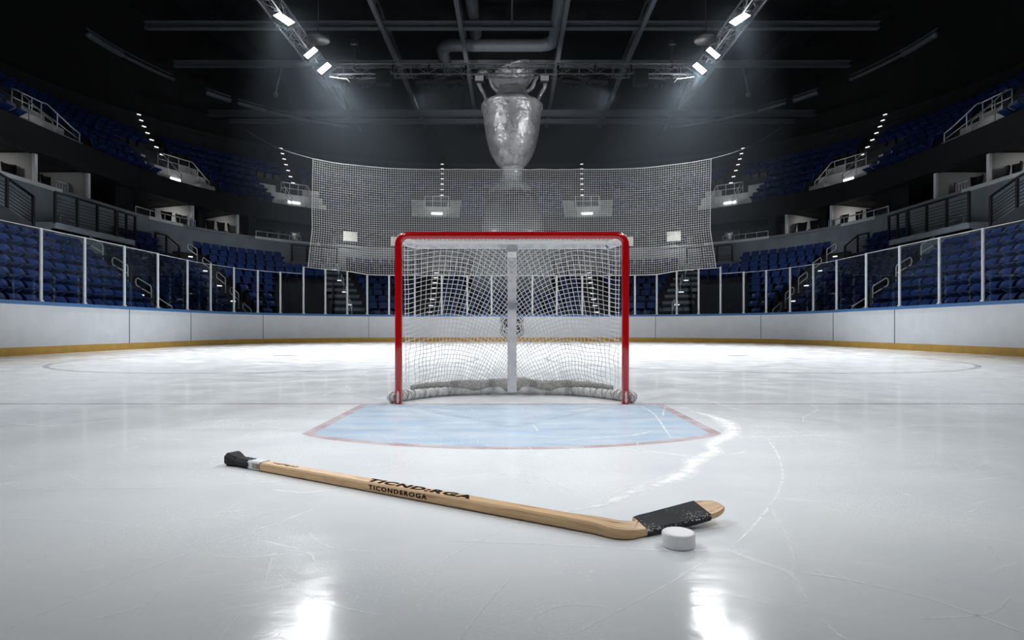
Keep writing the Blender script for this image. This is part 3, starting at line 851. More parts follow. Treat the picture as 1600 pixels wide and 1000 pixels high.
PITCH = 0.52
def fill_row(deck, s, r, c, z, blocks):
    for bi, (q0, q1, name) in enumerate(blocks):
        ln = curve_len(*c, q0, q1); n = int(ln / PITCH)
        if n < 1: continue
        # equal arc steps
        M_ = 80; acc = [0]; pa = curve(*c, q0, 1)[0]
        for i in range(1, M_ + 1):
            pb = curve(*c, q0 + (q1 - q0) * i / M_, 1)[0]; acc.append(acc[-1] + (pb - pa).length); pa = pb
        for k in range(n):
            target = (k + 0.5) * acc[-1] / n
            i = next(j for j in range(M_ + 1) if acc[j] >= target)
            f = (target - acc[i - 1]) / (acc[i] - acc[i - 1]); q = q0 + (q1 - q0) * (i - 1 + f) / M_
            p, nn = curve(*c, q, s)
            if abs(p.x) < 2.75 and 34.2 < p.y < 39.0 and deck == 'low': continue
            all_seats.append((deck, s, r, name, k, p + Vector((0, 0, z)), nn.copy(), n))
for s in (-1, 1):
    for r in range(NLOW):
        cc = tuple((a + b) / 2 for a, b in zip(low(r), low(r + 1)))
        cuts = []
        for k in range(len(AIS)):
            q = aisle_q(k, r + .5); W_ = AIS[k][2]
            ln = curve_len(*cc, q - .05, q + .05) / .1
            cuts.append((q - W_ / ln, q + W_ / ln, k))
        if r < TUNR: cuts.append((tq0 - 0.02, tq1 + 0.02, 9))
        if r >= 7: cuts.append((PLAT[1] - 0.03, 2.93, 8))
        if r >= 8: cuts.append((find_q(*low(9.2), 530) - .01, find_q(*low(9.2), 453) + .02, 6))
        if r >= 7: cuts.append((find_q(*low(9), 285), find_q(*low(9), 244), 7))
        cuts.sort()
        q = 0.0 if s == -1 else 0.0
        blocks = []
        prev_name = 'centre'
        for (a, b, k) in cuts:
            if a > q: blocks.append((q, a, k))
            q = max(q, b)
        blocks.append((q, 2.92, 'near'))
        fill_row('low', s, r, cc, zlow(r), [(b0, b1, nm) for (b0, b1, nm) in blocks])
    for r in range(NUP):
        cc = tuple((a + b) / 2 for a, b in zip(up(r), up(r + 1)))
        cuts = []
        for k, v in enumerate(vomq):
            if r < 4: cuts.append((v[3], v[0]))
            else:
                q = up_aisle_q(k, r); ln = curve_len(*cc, q - .05, q + .05) / .1
                cuts.append((q - .6 / ln, q + .6 / ln))
        cuts.sort(); q = 0.0; blocks = []
        for (a, b) in cuts:
            if a > q: blocks.append((q, a, 'u'))
            q = max(q, b)
        blocks.append((q, 2.8, 'u'))
        if r < 6: fill_row('up', s, r, cc, zup(r), blocks)
def seat_score(st):
    deck, s, r, nm, k, p, nn, n = st
    if deck == 'up': return 1e9
    px = 800 + p.x * F / p.y
    if px < -4 or px > 1604: return 1e9
    # must look over the boards
    fct = BOARD[0] / max(abs(p.x), BOARD[0])
    if p.y > 22: fct = 0.9
    if H + (p.z + .80 - H) * fct < BH + 0.05: return 1e9
    return p.y * p.y + p.x * p.x
order = sorted(range(len(all_seats)), key=lambda i: seat_score(all_seats[i]))
single = set(i for i in order[:300] if seat_score(all_seats[i]) < 1e8)
sp, bk, br = seat_meshes()
proto = empty('stadium_seat')
sp.build('seat_pan', M['seat'], proto); bk.build('backrest', M['seat'], proto); br.build('arm_bracket', M['seat_metal'], proto)
# name the seats of one block and row by counting from the aisle nearest the goal
first = True
cnt = {}
for i in sorted(single, key=lambda i: (all_seats[i][1], all_seats[i][2], all_seats[i][3] != 'near', -all_seats[i][5].y)):
    deck, s, r, nm, k, p, nn, n = all_seats[i]
    o = proto if first else copy_tree(proto)
    first = False
    o.location = p; o.rotation_euler = (0, 0, atan2(-nn.x, nn.y))
    if nm == 'near': where_ = f'{ORD[k]} seat outward from the {SIDE[s]} side aisle'
    elif nm == 0: where_ = f'{ORD[n - 1 - k]} seat behind the {SIDE[s]} side aisle'
    elif nm == 8: where_ = f'{ORD[min(39, n - 1 - k)]} seat beyond the railed platform on the {SIDE[s]}'
    else: where_ = f'{ORD[min(39, k)]} seat on the far side of {SIDE[s]} block {nm}'
    tag(o, f'blue folding seat, {ORD[r]} row up, {where_}', 'stadium seat', 'blue seats of the lower bowl')
# the rest, beyond three hundred, as one mass
mass = MB()
for i, st in enumerate(all_seats):
    if i in single: continue
    deck, s, r, nm, k, p, nn, n = st
    if p.y < 9: continue
    R = Matrix((Vector((nn.y, -nn.x, 0)), nn, Vector((0, 0, 1)))).transposed()
    if deck == 'low' and r == 0 and p.y < 20: continue
    Rb = R @ Matrix.Rotation(radians(-17), 3, 'X')
    mass.box(p + R @ Vector((0, 0.10, 0.62)), (0.44, 0.05, 0.46), Rb, 0, 0.018)
    mass.box(p + R @ Vector((0, -0.15, 0.46)), (0.42, 0.34, 0.06), R @ Matrix.Rotation(radians(-25), 3, 'X'), 0, 0.018)
    mass.box(p + R @ Vector((0, 0.0, 0.22)), (0.40, 0.06, 0.44), R, 1)
t = mass.build('stadium_seating', [M['seat'], M['seat_metal']]); tag(t, 'remaining rows of dark blue folding seats in the far stands and upper deck', 'seating', kind='stuff')

# ------------------------------------------------------------------ aisle stairs, handrails, step lights
st_l = MB(); st_l.box((0, 0, 0), (0.26, 0.05, 0.045), None, 0, 0.008)
hand_n = 0
def step_light(p, nn, label, w=1.0, group='small step lights on the aisle stairs'):
    b = MB(); b.box((0, 0, 0), (0.30 * w, 0.06, 0.05), None, 0, 0.01)
    root = b.build('step_light', M['step_light'], None, p, atan2(-nn.x, nn.y))
    tag(root, label, 'step light', group); return root
def hand_rail(p, nn, label, h=0.85, ln=0.55):
    root = empty('aisle_handrail', p, atan2(-nn.x, nn.y))
    b = MB(); b.tube([(0, -ln / 2, 0), (0, -ln / 2, h - .12), (0, -ln / 2 + .03, h - .03), (0, -ln / 2 + .12, h + .02), (0, ln / 2 - .05, h + .25), (0, ln / 2, h + .22), (0, ln / 2 + .03, h + .12), (0, ln / 2, h - .02), (0, -ln / 2, h - .34)], 0.021, 8)
    b.build('rail_loop', M['chrome_rail'], root)
    f = MB(); f.lathe([(0.055, 0), (0.055, 0.015), (0.03, 0.02)], 12, (0, -ln / 2, 0)); f.build('floor_flange', M['chrome_rail'], root)
    tag(root, label, 'handrail', 'looped metal handrails in the lower aisles'); return root
an = ['side aisle', 'corner aisle', 'dark aisle beside the tunnel', 'aisle behind the goal']
for s in (-1, 1):
    for k in range(len(AIS)):
        b = MB()
        for r in range(NLOW):
            # half steps in the aisle
            c = tuple(a + (b_ - a) * 0.5 for a, b_ in zip(low(r), low(r + 1)))
            q = aisle_q(k, r + .5); p, nn = curve(*c, q, s)
            dep = (curve(*low(r + 1), q, s)[0] - curve(*low(r), q, s)[0]).length
            if in_tunnel(q, r): continue
            R = Matrix((Vector((nn.y, -nn.x, 0)), nn, Vector((0, 0, 1)))).transposed()
            b.box(p + nn * (dep * .25) + Vector((0, 0, zlow(r) + .095)), (AIS[k][2] * 2 - .1, dep * .5, .19), R)
        t = b.build('aisle_steps', M['concrete_step'] if k != 2 else M['concrete'])
        tag(t, f'concrete steps of the {an[k]} in the {SIDE[s]} lower stand', 'steps', kind='structure')
        for r in range(NLOW):
            c = low(r); q = aisle_q(k, r); p, nn = curve(*c, q, s)
            td = Vector((nn.y, -nn.x, 0))
            if r % 2 == 1 or k == 3:
                step_light(p - nn * .03 + td * (0.05 if k else .1) + Vector((0, 0, zlow(r) - 0.03)), nn,
                           f'white step light, {SIDE[s]} {an[k]}, {ORD[r]} row from the ice', 0.8 if k < 2 else .9)
            rows = [0, 2, 4, 6, 8] if k < 2 else ([1, 3, 5, 7] if k == 2 else [])
            if r in rows:
                hand_rail(p + nn * .25 + Vector((0, 0, zlow(r))), nn, f'looped handrail, {SIDE[s]} {an[k]}, {ORD[rows.index(r)]} from the ice', 0.72)
    for k in range(4):
        for r in range(4, NUP):
            q = up_aisle_q(k, r); c = up(r); p, nn = curve(*c, q, s)
            step_light(p - nn * .03 + Vector((0, 0, zup(r) - .05)), nn, f'tiny step light, {SIDE[s]} upper deck, {ORD[k]} aisle from frame edge, {ORD[r]} row', 0.75,
                       'tiny step lights of the upper deck')

# upper portals: tube railings and strip lights
def pipe_rail(name, pts_list, r, mat, label, cat, group, origin):
    root = empty(name, origin)
    for nm, pts, rad in pts_list:
        b = MB(); b.tube([Vector(p) - Vector(origin) for p in pts], rad, 8); b.build(nm, mat, root)
    tag(root, label, cat, group); return root
for s in (-1, 1):
    for k, (o1, p1, p2, o2) in enumerate(vomq):
        zt = zup(VROWS); cb = up(VROWS)
        n = 6
        top = [P(cb, p1 + (p2 - p1) * i / n, s, zt + 0.68) for i in range(n + 1)]
        mid = [P(cb, p1 + (p2 - p1) * i / n, s, zt + 0.36) for i in range(n + 1)]
        sideA = [P(up(0.1), p1, s, 8.35), P(up(0.5), p1, s, 8.6), P(up(VROWS - .3), p1, s, zt + .6)]
        sideB = [P(up(0.1), p2, s, 8.35), P(up(0.5), p2, s, 8.6), P(up(VROWS - .3), p2, s, zt + .6)]
        lst = [('top_rail', [P(up(0.1), p1, s, 7.85)] + sideA + top + list(reversed(sideB)) + [P(up(0.1), p2, s, 7.85)], 0.024), ('middle_rail', mid, 0.02)]
        for i in range(0, n + 1, 2):
            q = p1 + (p2 - p1) * i / n
            lst.append(('rail_post', [P(cb, q, s, zt), P(cb, q, s, zt + .68)], 0.02))
        lst.append(('rail_post', [P(up(1.2), p1, s, zup(1)), P(up(1.2), p1, s, 9.1)], 0.02))
        lst.append(('rail_post', [P(up(1.2), p2, s, zup(1)), P(up(1.2), p2, s, 9.1)], 0.02))
        lst.append(('middle_rail', [P(up(0.1), p1, s, 8.1), P(up(VROWS), p1, s, zt + .35)], 0.016))
        lst.append(('middle_rail', [P(up(0.1), p2, s, 8.1), P(up(VROWS), p2, s, zt + .35)], 0.016))
        org = P(cb, (p1 + p2) / 2, s, zt)
        pipe_rail('portal_railing', lst, 0, M['grey_rail'], f'silver tube railing, {SIDE[s]} upper stair portal, {ORD[k]} from the frame edge', 'railing', 'tube railings of the upper portals', org)
        qm = (p1 + p2) / 2
        p, nn = curve(*cb, qm, s)
        b = MB(); b.box((0, 0, 0), (0.75, 0.07, 0.12), None, 0, 0.02)
        lp = p - nn * .05 + Vector((0, 0, 8.42))
        o = b.build('strip_light', M['strip_light'], None, lp, atan2(-nn.x, nn.y))
        tag(o, f'bright strip light, {SIDE[s]} upper stair portal, {ORD[k]} from the frame edge', 'strip light', 'strip lights of the upper portals')
        # glow of the portal lighting
        ld = bpy.data.lights.new('portal_lamp', 'SPOT'); ld.spot_size = radians(150); ld.spot_blend = 0.7; ld.energy = 16 + 10 * k; ld.shadow_soft_size = 0.15; ld.color = (0.95, 0.98, 1)
        lo = bpy.data.objects.new('portal_lamp', ld); COL.objects.link(lo); lo.location = P(up(0.1), qm, s, 9.7); lo.rotation_euler = (nn + Vector((0, 0, -.9))).to_track_quat('-Z', 'Y').to_euler()

# black railings of the lower concourse
def bar_rail(label, pts, h, nb=7, parts_post=None, group='black railings above the lower seats', rpost=0.05):
    """pts: floor-line points; horizontal bars between end posts"""
    org = Vector(pts[0]); root = empty('guard_railing', org)
    P0 = [Vector(p) - org for p in pts]
    f = MB(); f.tube([p + Vector((0, 0, h)) for p in P0], 0.042, 8); f.build('top_rail', M['black_metal'], root)
    for j in range(nb):
        z = h * (0.12 + 0.80 * j / nb)
        b = MB(); b.tube([p + Vector((0, 0, z)) for p in P0], 0.013, 6); b.build('rail_bar', M['black_metal'], root)
    for p in P0:
        b = MB(); b.box(p + Vector((0, 0, h / 2)), (0.09, 0.07, h + .02), None, 0, 0.01); b.build('rail_post', M['black_metal'], root)
    tag(root, label, 'railing', group); return root
def atX(px, X):      # plan point in picture column px on the plane x = X (left side numbers)
    Y = X * F / (px - 800); return Y
plat = MB()
for s in (-1, 1):
    sd = SIDE[s]
    X = 15.5
    ya, yb = X * F / (800 - 86), X * F / (800 - 211)
    # railed platform: concrete front wall, dark deck
    b = MB()
    b.box((s * (X + .65), (ya + yb) / 2, 4.06), (1.3, yb - ya, 0.36))
    b.box((s * (X + .06), (ya + yb) / 2, 3.45), (0.12, yb - ya, 1.15))
    t = b.build('viewing_platform', M['concrete']); tag(t, f'concrete railed platform at the top of the {sd} lower stand', 'platform', kind='structure')
    k = 4
    bar_rail(f'long black bar railing on the {sd} platform below the suites', [(s * X, ya + (yb - ya) * .72 * i / 3, 4.24) for i in range(4)], 1.02, 7)
    bar_rail(f'short black bar railing at the far end of the {sd} platform', [(s * X, ya + (yb - ya) * (.74 + .26 * i / 2), 4.24) for i in range(3)], 1.0, 7)
    y2, y3 = X * F / 800, X * F / 748
    bar_rail(f'sloping black stair railing at the {sd} frame edge', [(s * X, y2 - 1.6, 4.75), (s * X, y2 + .25, 4.30), (s * X, y3, 3.95)], 0.95, 7)
    w = MB(); w.loft([[Vector((s * X + dx, yy, 3.2)), Vector((s * X + dx2, yy, 3.2)), Vector((s * X + dx2, yy, zz)), Vector((s * X + dx, yy, zz))] for (yy, zz) in ((y2 - 1.6, 4.76), (y2 + .25, 4.30), (y3 + .9, 3.55)) for dx, dx2 in ((-.06, .06),)])
    t = w.build('stair_wall', M['concrete_step']); tag(t, f'dark sloping stair wall under the {sd} edge railing', 'wall', kind='structure')
    # small stair railing
    q0, q1, q2 = find_q(*low(9.3), 243), find_q(*low(9.3), 260), find_q(*low(7.6), 281)
    bar_rail(f'small black angled stair railing above the {sd} corner aisle', [P(low(9.3), q0, s, 4.15), P(low(9.3), q1, s, 4.15), P(low(7.9), q2, s, 3.6)], 0.85, 6)
    # railing under the ledge near the net
    qa, qb = find_q(*low(9.2), 456), find_q(*low(9.2), 527)
    bar_rail(f'thin black railing below the {sd} ledge beside the safety net', [P(low(9.2), qa + (qb - qa) * i / 3, s, 4.5) for i in range(4)], 0.95, 7)
    b = MB()
    for i in range(6):
        a, c = qa + (qb - qa) * i / 6, qa + (qb - qa) * (i + 1) / 6
        b.loft([[P(low(9.15), q, s, 3.9), P(low(10), q, s, 3.9), P(low(10), q, s, 4.5), P(low(9.15), q, s, 4.5)] for q in (a, c)], 0, False)
    t = b.build('stair_wall', M['concrete']); tag(t, f'grey landing wall under the thin {sd} railing by the net', 'wall', kind='structure')

# suite chairs, drink rail, screens
def make_chair(red):
    root = empty('suite_chair')
    m = M['chair_red'] if red else M['chair']
    b = MB(); secs = []
    for (z, w, bow) in ((0.72, .20, .0), (0.80, .25, .02), (1.05, .29, .03), (1.22, .31, .03), (1.26, .29, .02)):
        r1 = []; r2 = []
        for i in range(7):
            a = -1.15 + 2.3 * i / 6
            r1.append(Vector((w * sin(a), w * .95 * cos(a), z))); r2.append(Vector(((w - .04) * sin(a), (w - .04) * .95 * cos(a), z)))
        secs.append(r1 + list(reversed(r2)))
    b.loft(secs); b.build('backrest', m, root)
    b = MB(); b.lathe([(0.0, .66), (.2, .66), (.235, .69), (.235, .73), (.2, .76), (0, .765)], 20); b.build('seat', m, root)
    for sx in (-1, 1):
        for sy in (-1, 1):
            b = MB(); b.tube([(sx * .14, sy * .14, .67), (sx * .2, sy * .2, 0)], .016, 6); b.build('leg', M['chrome_rail'], root)
    b = MB(); b.tube([(.18 * cos(2 * pi * k / 16), .18 * sin(2 * pi * k / 16), .24) for k in range(16)], .01, 6, 0, True); b.build('foot_ring', M['chrome_rail'], root)
    return root
chair_px = [(18, 0), (37, 0), (56, 0), (78, 0), (119, 1), (135, 0), (222, 0), (241, 0), (262, 0), (284, 0), (330, 0), (348, 0), (364, 0), (420, 0), (440, 0), (462, 0), (580, 0), (525, 0)]
pb, pr = None, None
for s in (-1, 1):
    kk = 0
    for px, red in chair_px:
        q = find_q(*upc(0.85), px); p, nn = curve(*upc(0.85), q, s)
        if red:
            if pr is None: pr = o = make_chair(True)
            else: o = copy_tree(pr)
        else:
            if pb is None: pb = o = make_chair(False)
            else: o = copy_tree(pb)
        o.location = p + Vector((0, 0, 5.2)); o.rotation_euler = (0, 0, atan2(-nn.x, nn.y) + 0.3 * sin(px))
        tag(o, f'maroon suite chair behind the {SIDE[s]} ledge' if red else f'black high-backed suite chair behind the {SIDE[s]} ledge, {ORD[kk]} from the frame edge', 'chair', 'chairs in the suites')
        if not red: kk += 1
    for (pa, pb_, lab) in [(88, 106, 'beside the maroon chair'), (212, 305, 'in the brightest suite'), (400, 470, 'near the safety net')]:
        q0, q1 = find_q(*upc(.15), pa), find_q(*upc(.15), pb_)
        root = empty('ledge_rail', P(upc(.15), (q0 + q1) / 2, s, 5.78)); org = root.location.copy(); n = 8
        b = MB(); b.tube([P(upc(.15), q0 + (q1 - q0) * i / n, s, 6.12) - org for i in range(n + 1)], .022, 8); b.build('top_rail', M['chrome_rail'], root)
        b = MB(); b.loft([[P(upc(.145), q0 + (q1 - q0) * i / n, s, 5.78) - org, P(upc(.155), q0 + (q1 - q0) * i / n, s, 5.78) - org, P(upc(.155), q0 + (q1 - q0) * i / n, s, 6.11) - org, P(upc(.145), q0 + (q1 - q0) * i / n, s, 6.11) - org] for i in range(n + 1)]); b.build('glass_sheet', M['glass'], root)
        for i in range(0, n + 1, 2):
            b = MB(); q = q0 + (q1 - q0) * i / n; b.tube([P(upc(.15), q, s, 5.76) - org, P(upc(.15), q, s, 6.12) - org], .018, 6); b.build('rail_post', M['chrome_rail'], root)
        tag(root, f'low glass ledge rail {lab} on the {SIDE[s]}', 'ledge rail', 'glass rails on the suite ledge')
    for (px, w, h, zc, lab) in [(547, .88, .62, 6.50, 'nearest the safety net edge'), (620, .8, .6, 6.35, 'just above the goal corner')]:
        q = find_q(*upc(1.0), px); p, nn = curve(*upc(1.0), q, s)
        root = empty('suite_screen', p + Vector((0, 0, 5.2)), atan2(-nn.x, nn.y))
        b = MB(); b.box((0, -.03, zc - 5.2), (w, .05, h), None, 0, .01); b.build('panel', M['screen'], root)
        b = MB(); b.box((0, .02, zc - 5.2), (w + .05, .05, h + .05), None, 0, .01); b.build('casing', M['black_metal'], root)
        b = MB(); b.box((0, .02, (zc - 5.2 - h / 2) / 2), (.12, .06, zc - 5.2 - h / 2), None, 0, .01); b.build('stand', M['black_metal'], root)
        tag(root, f'pale upright screen in the {SIDE[s]} suite {lab}', 'screen', 'pale screens in the end suites')
    # suite ceiling lamps, plus two before the ledge added to light the screens
    lamps = [(i_, px, e, 1.5, True) for i_, (px, e) in enumerate(zip(parts_px, (22, 5, 46, 26)))] + [(4 + i_, px, e, off, False) for i_, (px, e, off) in enumerate([(430, 14, 1.4), (470, 24, .6), (547, 80, -.6), (610, 34, -.5)])]
    for (li, px, e, off, side_on) in lamps:
        q = find_q(*upc(.3 if side_on else off), px)
        if side_on: q += 1.5 / (curve_len(*upc(off), q - .02, q + .02) / .04)   # one stride nearer the frame edge than the partition
        p, nn = curve(*upc(off), q, s)
        aim = Vector((0, 0, -.9)) + (nn if not side_on else nn * .25 + (curve(*upc(off), q - .05, s)[0] - p).normalized())
        root = empty('suite_downlight', p + Vector((0, 0, 6.93)))
        b = MB(); b.lathe([(.09, .05), (.09, 0), (.06, -.01)], 16); b.build('can', M['black_metal'], root)
        tag(root, f'small round downlight in the {SIDE[s]} suite soffit, {ORD[li]} from the frame edge', 'downlight', 'downlights in the suite soffit')
        ld = bpy.data.lights.new('suite_lamp', 'SPOT'); ld.spot_size = radians(150); ld.spot_blend = 0.8; ld.energy = e; ld.shadow_soft_size = .08; ld.color = (1, .97, .93)
        lo = bpy.data.objects.new('suite_lamp', ld); COL.objects.link(lo); lo.location = p + Vector((0, 0, 6.6)); lo.rotation_euler = aim.to_track_quat('-Z', 'Y').to_euler()

# ------------------------------------------------------------------ hockey goal
goal = empty('hockey_goal', (0, GY, 0)); tag(goal, 'red framed hockey goal with white netting standing on the goal line', 'hockey goal')
GX = 0.946; GZ = 1.405; PR = 0.031
def gl(p): return Vector(p) - Vector((0, GY, 0))
path = [(-GX, GY, 0.0), (-GX, GY, .5), (-GX, GY, GZ - .08)]
for k in range(1, 7):
    a = pi / 2 * k / 6
    path.append((-GX + .08 * (1 - cos(a)), GY, GZ - .08 + .08 * sin(a)))
path += [(0, GY, GZ)]
full = path + [(-x, y, z) for x, y, z in reversed(path[:-1])]
b = MB(); b.tube([gl(p) for p in full], PR, 16); frame = b.build('goal_frame', M['red'], goal); frame['label'] = 'glossy red posts and crossbar'
for s in (-1, 1):
    b = MB(); vs = []
    prof = [(.0, .006), (.02, .012), (.05, .009), (.075, .011), (.10, .004)]
    secs = []
    for (z, w) in prof:
        secs.append([Vector((s * GX + .03 * .0 + d, GY - sqrt(max(0, (PR + .0008) ** 2 - (d) ** 2)), z + .01)) for d in (-w, -w / 3, w / 3, w)])
    for i in range(len(secs) - 1):
        for k in range(3):
            b.add([gl(secs[i][k]), gl(secs[i][k + 1]), gl(secs[i + 1][k + 1]), gl(secs[i + 1][k])], [(0, 1, 2, 3)])
    c = b.build('paint_chip', M['chip'], frame); c['label'] = 'chipped bare patch near the foot of the post'
# base frame, padded
half = [(-.975, GY + .035, .05), (-1.005, GY + .06, .05), (-1.02, GY + .10, .05), (-1.0, GY + .16, .048), (-.955, GY + .22, .045), (-.90, GY + .30, .042), (-.80, GY + .44, .04), (-.66, GY + .58, .04), (-.50, GY + .67, .04), (-.25, GY + .715, .04), (0, GY + .725, .04)]
half_r = [.03, .042, .045, .047, .046, .045, .043, .041, .040, .038, .037]
full = half + [(-x, y, z) for x, y, z in reversed(half[:-1])]; fr = half_r + list(reversed(half_r[:-1]))
def smooth_path(pts, rad, k=6):
    P_ = [Vector(p) for p in pts]; out = []; ro = []
    for i in range(len(P_) - 1):
        p0 = P_[max(0, i - 1)]; p1 = P_[i]; p2 = P_[i + 1]; p3 = P_[min(len(P_) - 1, i + 2)]
        for j in range(k):
            t = j / k
            out.append(0.5 * ((2 * p1) + (-p0 + p2) * t + (2 * p0 - 5 * p1 + 4 * p2 - p3) * t * t + (-p0 + 3 * p1 - 3 * p2 + p3) * t ** 3))
            ro.append(rad[i] + (rad[i + 1] - rad[i]) * t)
    out.append(P_[-1]); ro.append(rad[-1]); return out, ro
pts, rad = smooth_path(full, fr, 8)
rad = [r_ * (1 + .10 * noise.noise(Vector((i * .37, 0, 0))) + (.10 * sin(i * 2.1) if .28 < abs(p.x) < .9 else 0.02 * sin(i))) for i, (r_, p) in enumerate(zip(rad, pts))]
b = MB(); b.tube([gl(p) for p in pts], rad, 14); bf = b.build('base_frame', M['pad'], goal); bf['label'] = 'white padded base tube'
# lacing around the base padding
lcs = {-1: MB(), 1: MB()}
for i in range(4, len(pts) - 4):
    p = pts[i]
    if not (.30 < abs(p.x) < 1.01) or i % 2: continue
    lc = lcs[-1 if p.x < 0 else 1]
    d = (pts[i + 1] - pts[i - 1]).normalized(); u = d.cross(Vector((0, 0, 1))).normalized(); w = d.cross(u)
    R_ = rad[i] + .0025
    lc.tube([gl(p + d * (.02 * sin(k / 14 * 2 * pi + i)) + (u * cos(2 * pi * k / 14) + w * sin(2 * pi * k / 14)) * R_) for k in range(14)], .0026, 5, 0, True)
for s in (-1, 1): lcs[s].build('lacing', M['skirt'], bf)
# top back bar + shelf arms, padded white
b = MB()
tb = [(-.93, GY + .03, 1.385), (-.925, GY + .2, 1.385), (-.90, GY + .36, 1.385), (-.84, GY + .42, 1.385), (-.6, GY + .43, 1.385), (0, GY + .43, 1.385)]
full = tb + [(-x, y, z) for x, y, z in reversed(tb[:-1])]
pts2, rad2 = smooth_path(full, [.022, .026, .034, .038, .04, .04, .04, .04, .038, .034, .026, .022][:len(full)] if len(full) <= 12 else [.036] * len(full), 8)
b.tube([gl(p) for p in pts2], .037, 12); tbar = b.build('top_back_bar', M['pad'], goal); tbar['label'] = 'white padded bar under the crossbar'
b = MB(); b.box(gl((0, GY + .47, .70)), (.082, .022, 1.30), Matrix.Rotation(radians(-10.2), 3, 'X'), 0, .006)
cp = b.build('centre_post', M['postpaint'], goal); cp['label'] = 'scuffed flat white centre post'
b = MB(); b.box(gl((0, GY + .395, 1.345)), (.094, .05, .05), None, 0, .01); b.build('post_clamp', M['concrete_pale'], cp)
# dark ring on the right upper corner
b = MB(); b.tube([gl((.862 + .018 * cos(a), GY + .385, 1.385 + .034 * sin(a))) for a in [radians(70 + 220 * k / 10) for k in range(11)]], .007, 6)
rg = b.build('velcro_strap', M['cap'], goal); rg['label'] = 'dark blue strap end at the right corner'; b = None
# net: white cord grid draped over the frame
def depth(x, z):
    u = min(1.0, abs(x) / .935)
    top, bot = .43, .725
    t = (1.385 - z) / 1.345
    d = top + (bot - top) * t + 0.05 * sin(pi * max(0, min(1, t)))
    prof = (1 - u ** 5) ** (1 / 2.6)
    fold = 0.0
    if t > .55:
        w_ = (t - .55) / .45
        fold = .045 * w_ * sin(9 * x + 3.2 * sin(4 * x) + 5 * t) * (1 - u ** 4)
    return d * prof + fold
def npt(x, z): return gl((x, GY + .022 + depth(x, z), z))
net = MB()
ZT, ZB = 1.39, .075
W_ = .93
def Gsl(t):   # slope of family A: rising by the post, falling 45 degrees at the middle
    return 0.50 - 1.45 * t
def Gint(t): return W_ * (0.50 * t - 1.45 * t * t / 2)
cell = .0365
def cord(pts):
    if len(pts) < 2: return
    net.tube(pts, .0027, 4, 0, False, False)
for s in (-1, 1):
    # family A
    c = ZB - .5
    while c < ZT + .6:
        run = []
        for i in range(37):
            t = i / 36; x = -W_ + W_ * t
            wob = .012 * noise.noise(Vector((x * 6, c * 4, s))) + (.03 * noise.noise(Vector((x * 5 + 9, c * 3, s * 2))) if c < .45 else 0)
            z = c + Gint(t) + wob
            if ZB <= z <= ZT: run.append(npt(-s * x * -1 if s < 0 else -x, z) if False else npt(x if s < 0 else -x, z))
            else:
                cord(run); run = []
        cord(run)
        c += cell * 1.12
    # family B
    tt = -0.02
    zm = (ZT + ZB) / 2
    while tt < 1.9:
        run = []
        for i in range(31):
            z = ZB + (ZT - ZB) * i / 30
            t = max(0.0, min(1.9, tt)); A = .80 * t ** 1.15
            x = -W_ + W_ * tt + A * ((z - zm) if z > zm else .6 * (z - zm)) + .008 * noise.noise(Vector((tt * 9, z * 5, s * 3))) + (.02 * noise.noise(Vector((tt * 6, z * 7, s))) if z < .5 else 0)
            if -W_ - .004 <= x <= 0.0: run.append(npt(x if s < 0 else -x, z))
            else:
                cord(run); run = []
        cord(run)
        tt += cell / W_ * (1.0 if tt < .8 else 1.05)
    # edge cords that lace the net to the post
    run = [npt((-W_ + .004) * (1 if s < 0 else -1), ZB + (ZT - ZB) * i / 40) for i in range(41)]
    cord(run)
# top netting from the crossbar back to the bar
for i in range(53):
    x = -.9 + 1.8 * i / 52
    cord([gl((x, GY + .01, GZ - .012)), gl((x, GY + .2, GZ - .03)), gl((x, GY + .41, GZ - .005))])
for j in range(11):
    y = GY + .03 + .38 * j / 10; z = GZ - .012 - .02 * sin(pi * j / 10)
    cord([gl((-.91 + 1.82 * i / 20, y, z)) for i in range(21)])
# lacing loops along the crossbar
nt_ = net.build('goal_netting', M['net'], goal); nt_['label'] = 'white knotted cord netting'
# bunched netting lying along the base
b = MB(); secs = []
nn_ = 90
for i in range(nn_ + 1):
    x = -.90 + 1.8 * i / nn_
    d = depth(x, .09)
    hgt = .055 + .022 * noise.noise(Vector((x * 5, 1.3, 0))) + .012 * noise.noise(Vector((x * 22, 4, 0)))
    hgt *= (1 - .55 * (abs(x) / .9) ** 2)
    ringp = []
    for k in range(10):
        a = 2 * pi * k / 10
        rr_ = 1 + .16 * noise.noise(Vector((x * 30, k * .9, 2)))
        ringp.append(gl((x, GY + .03 + d - .035 + .04 * cos(a) * rr_, .085 + max(.02, hgt) * sin(a) * rr_ + .012)))
    secs.append(ringp)
b.loft(secs, 0, True, sm=True); sk = b.build('net_skirt', M['skirt'], goal); sk['label'] = 'bunched grey netting lying along the base'

# ------------------------------------------------------------------ hockey stick
A = Vector((-1.319, 2.797, 0)); B = Vector((.332, 1.803, 0)); Dv = (B - A).normalized(); Ln = (B - A).length
Nv = Vector((-Dv.y, Dv.x, 0))                # horizontal, away from the camera
SW, SH = .056, .036
stick = empty('hockey_stick', A); tag(stick, 'worn wooden hockey stick with taped blade lying on the ice', 'hockey stick')
def sec(t, w, h, z0=0.0, ch=.006):
    c = A + Dv * (Ln * t) + Nv * (w / 2) - A
    pts = [(-w / 2 + ch, 0), (w / 2 - ch, 0), (w / 2, ch), (w / 2, h - ch), (w / 2 - ch, h), (-w / 2 + ch, h), (-w / 2, h - ch), (-w / 2, ch)]
    return [c + Nv * u + Vector((0, 0, z0 + v)) for u, v in pts]
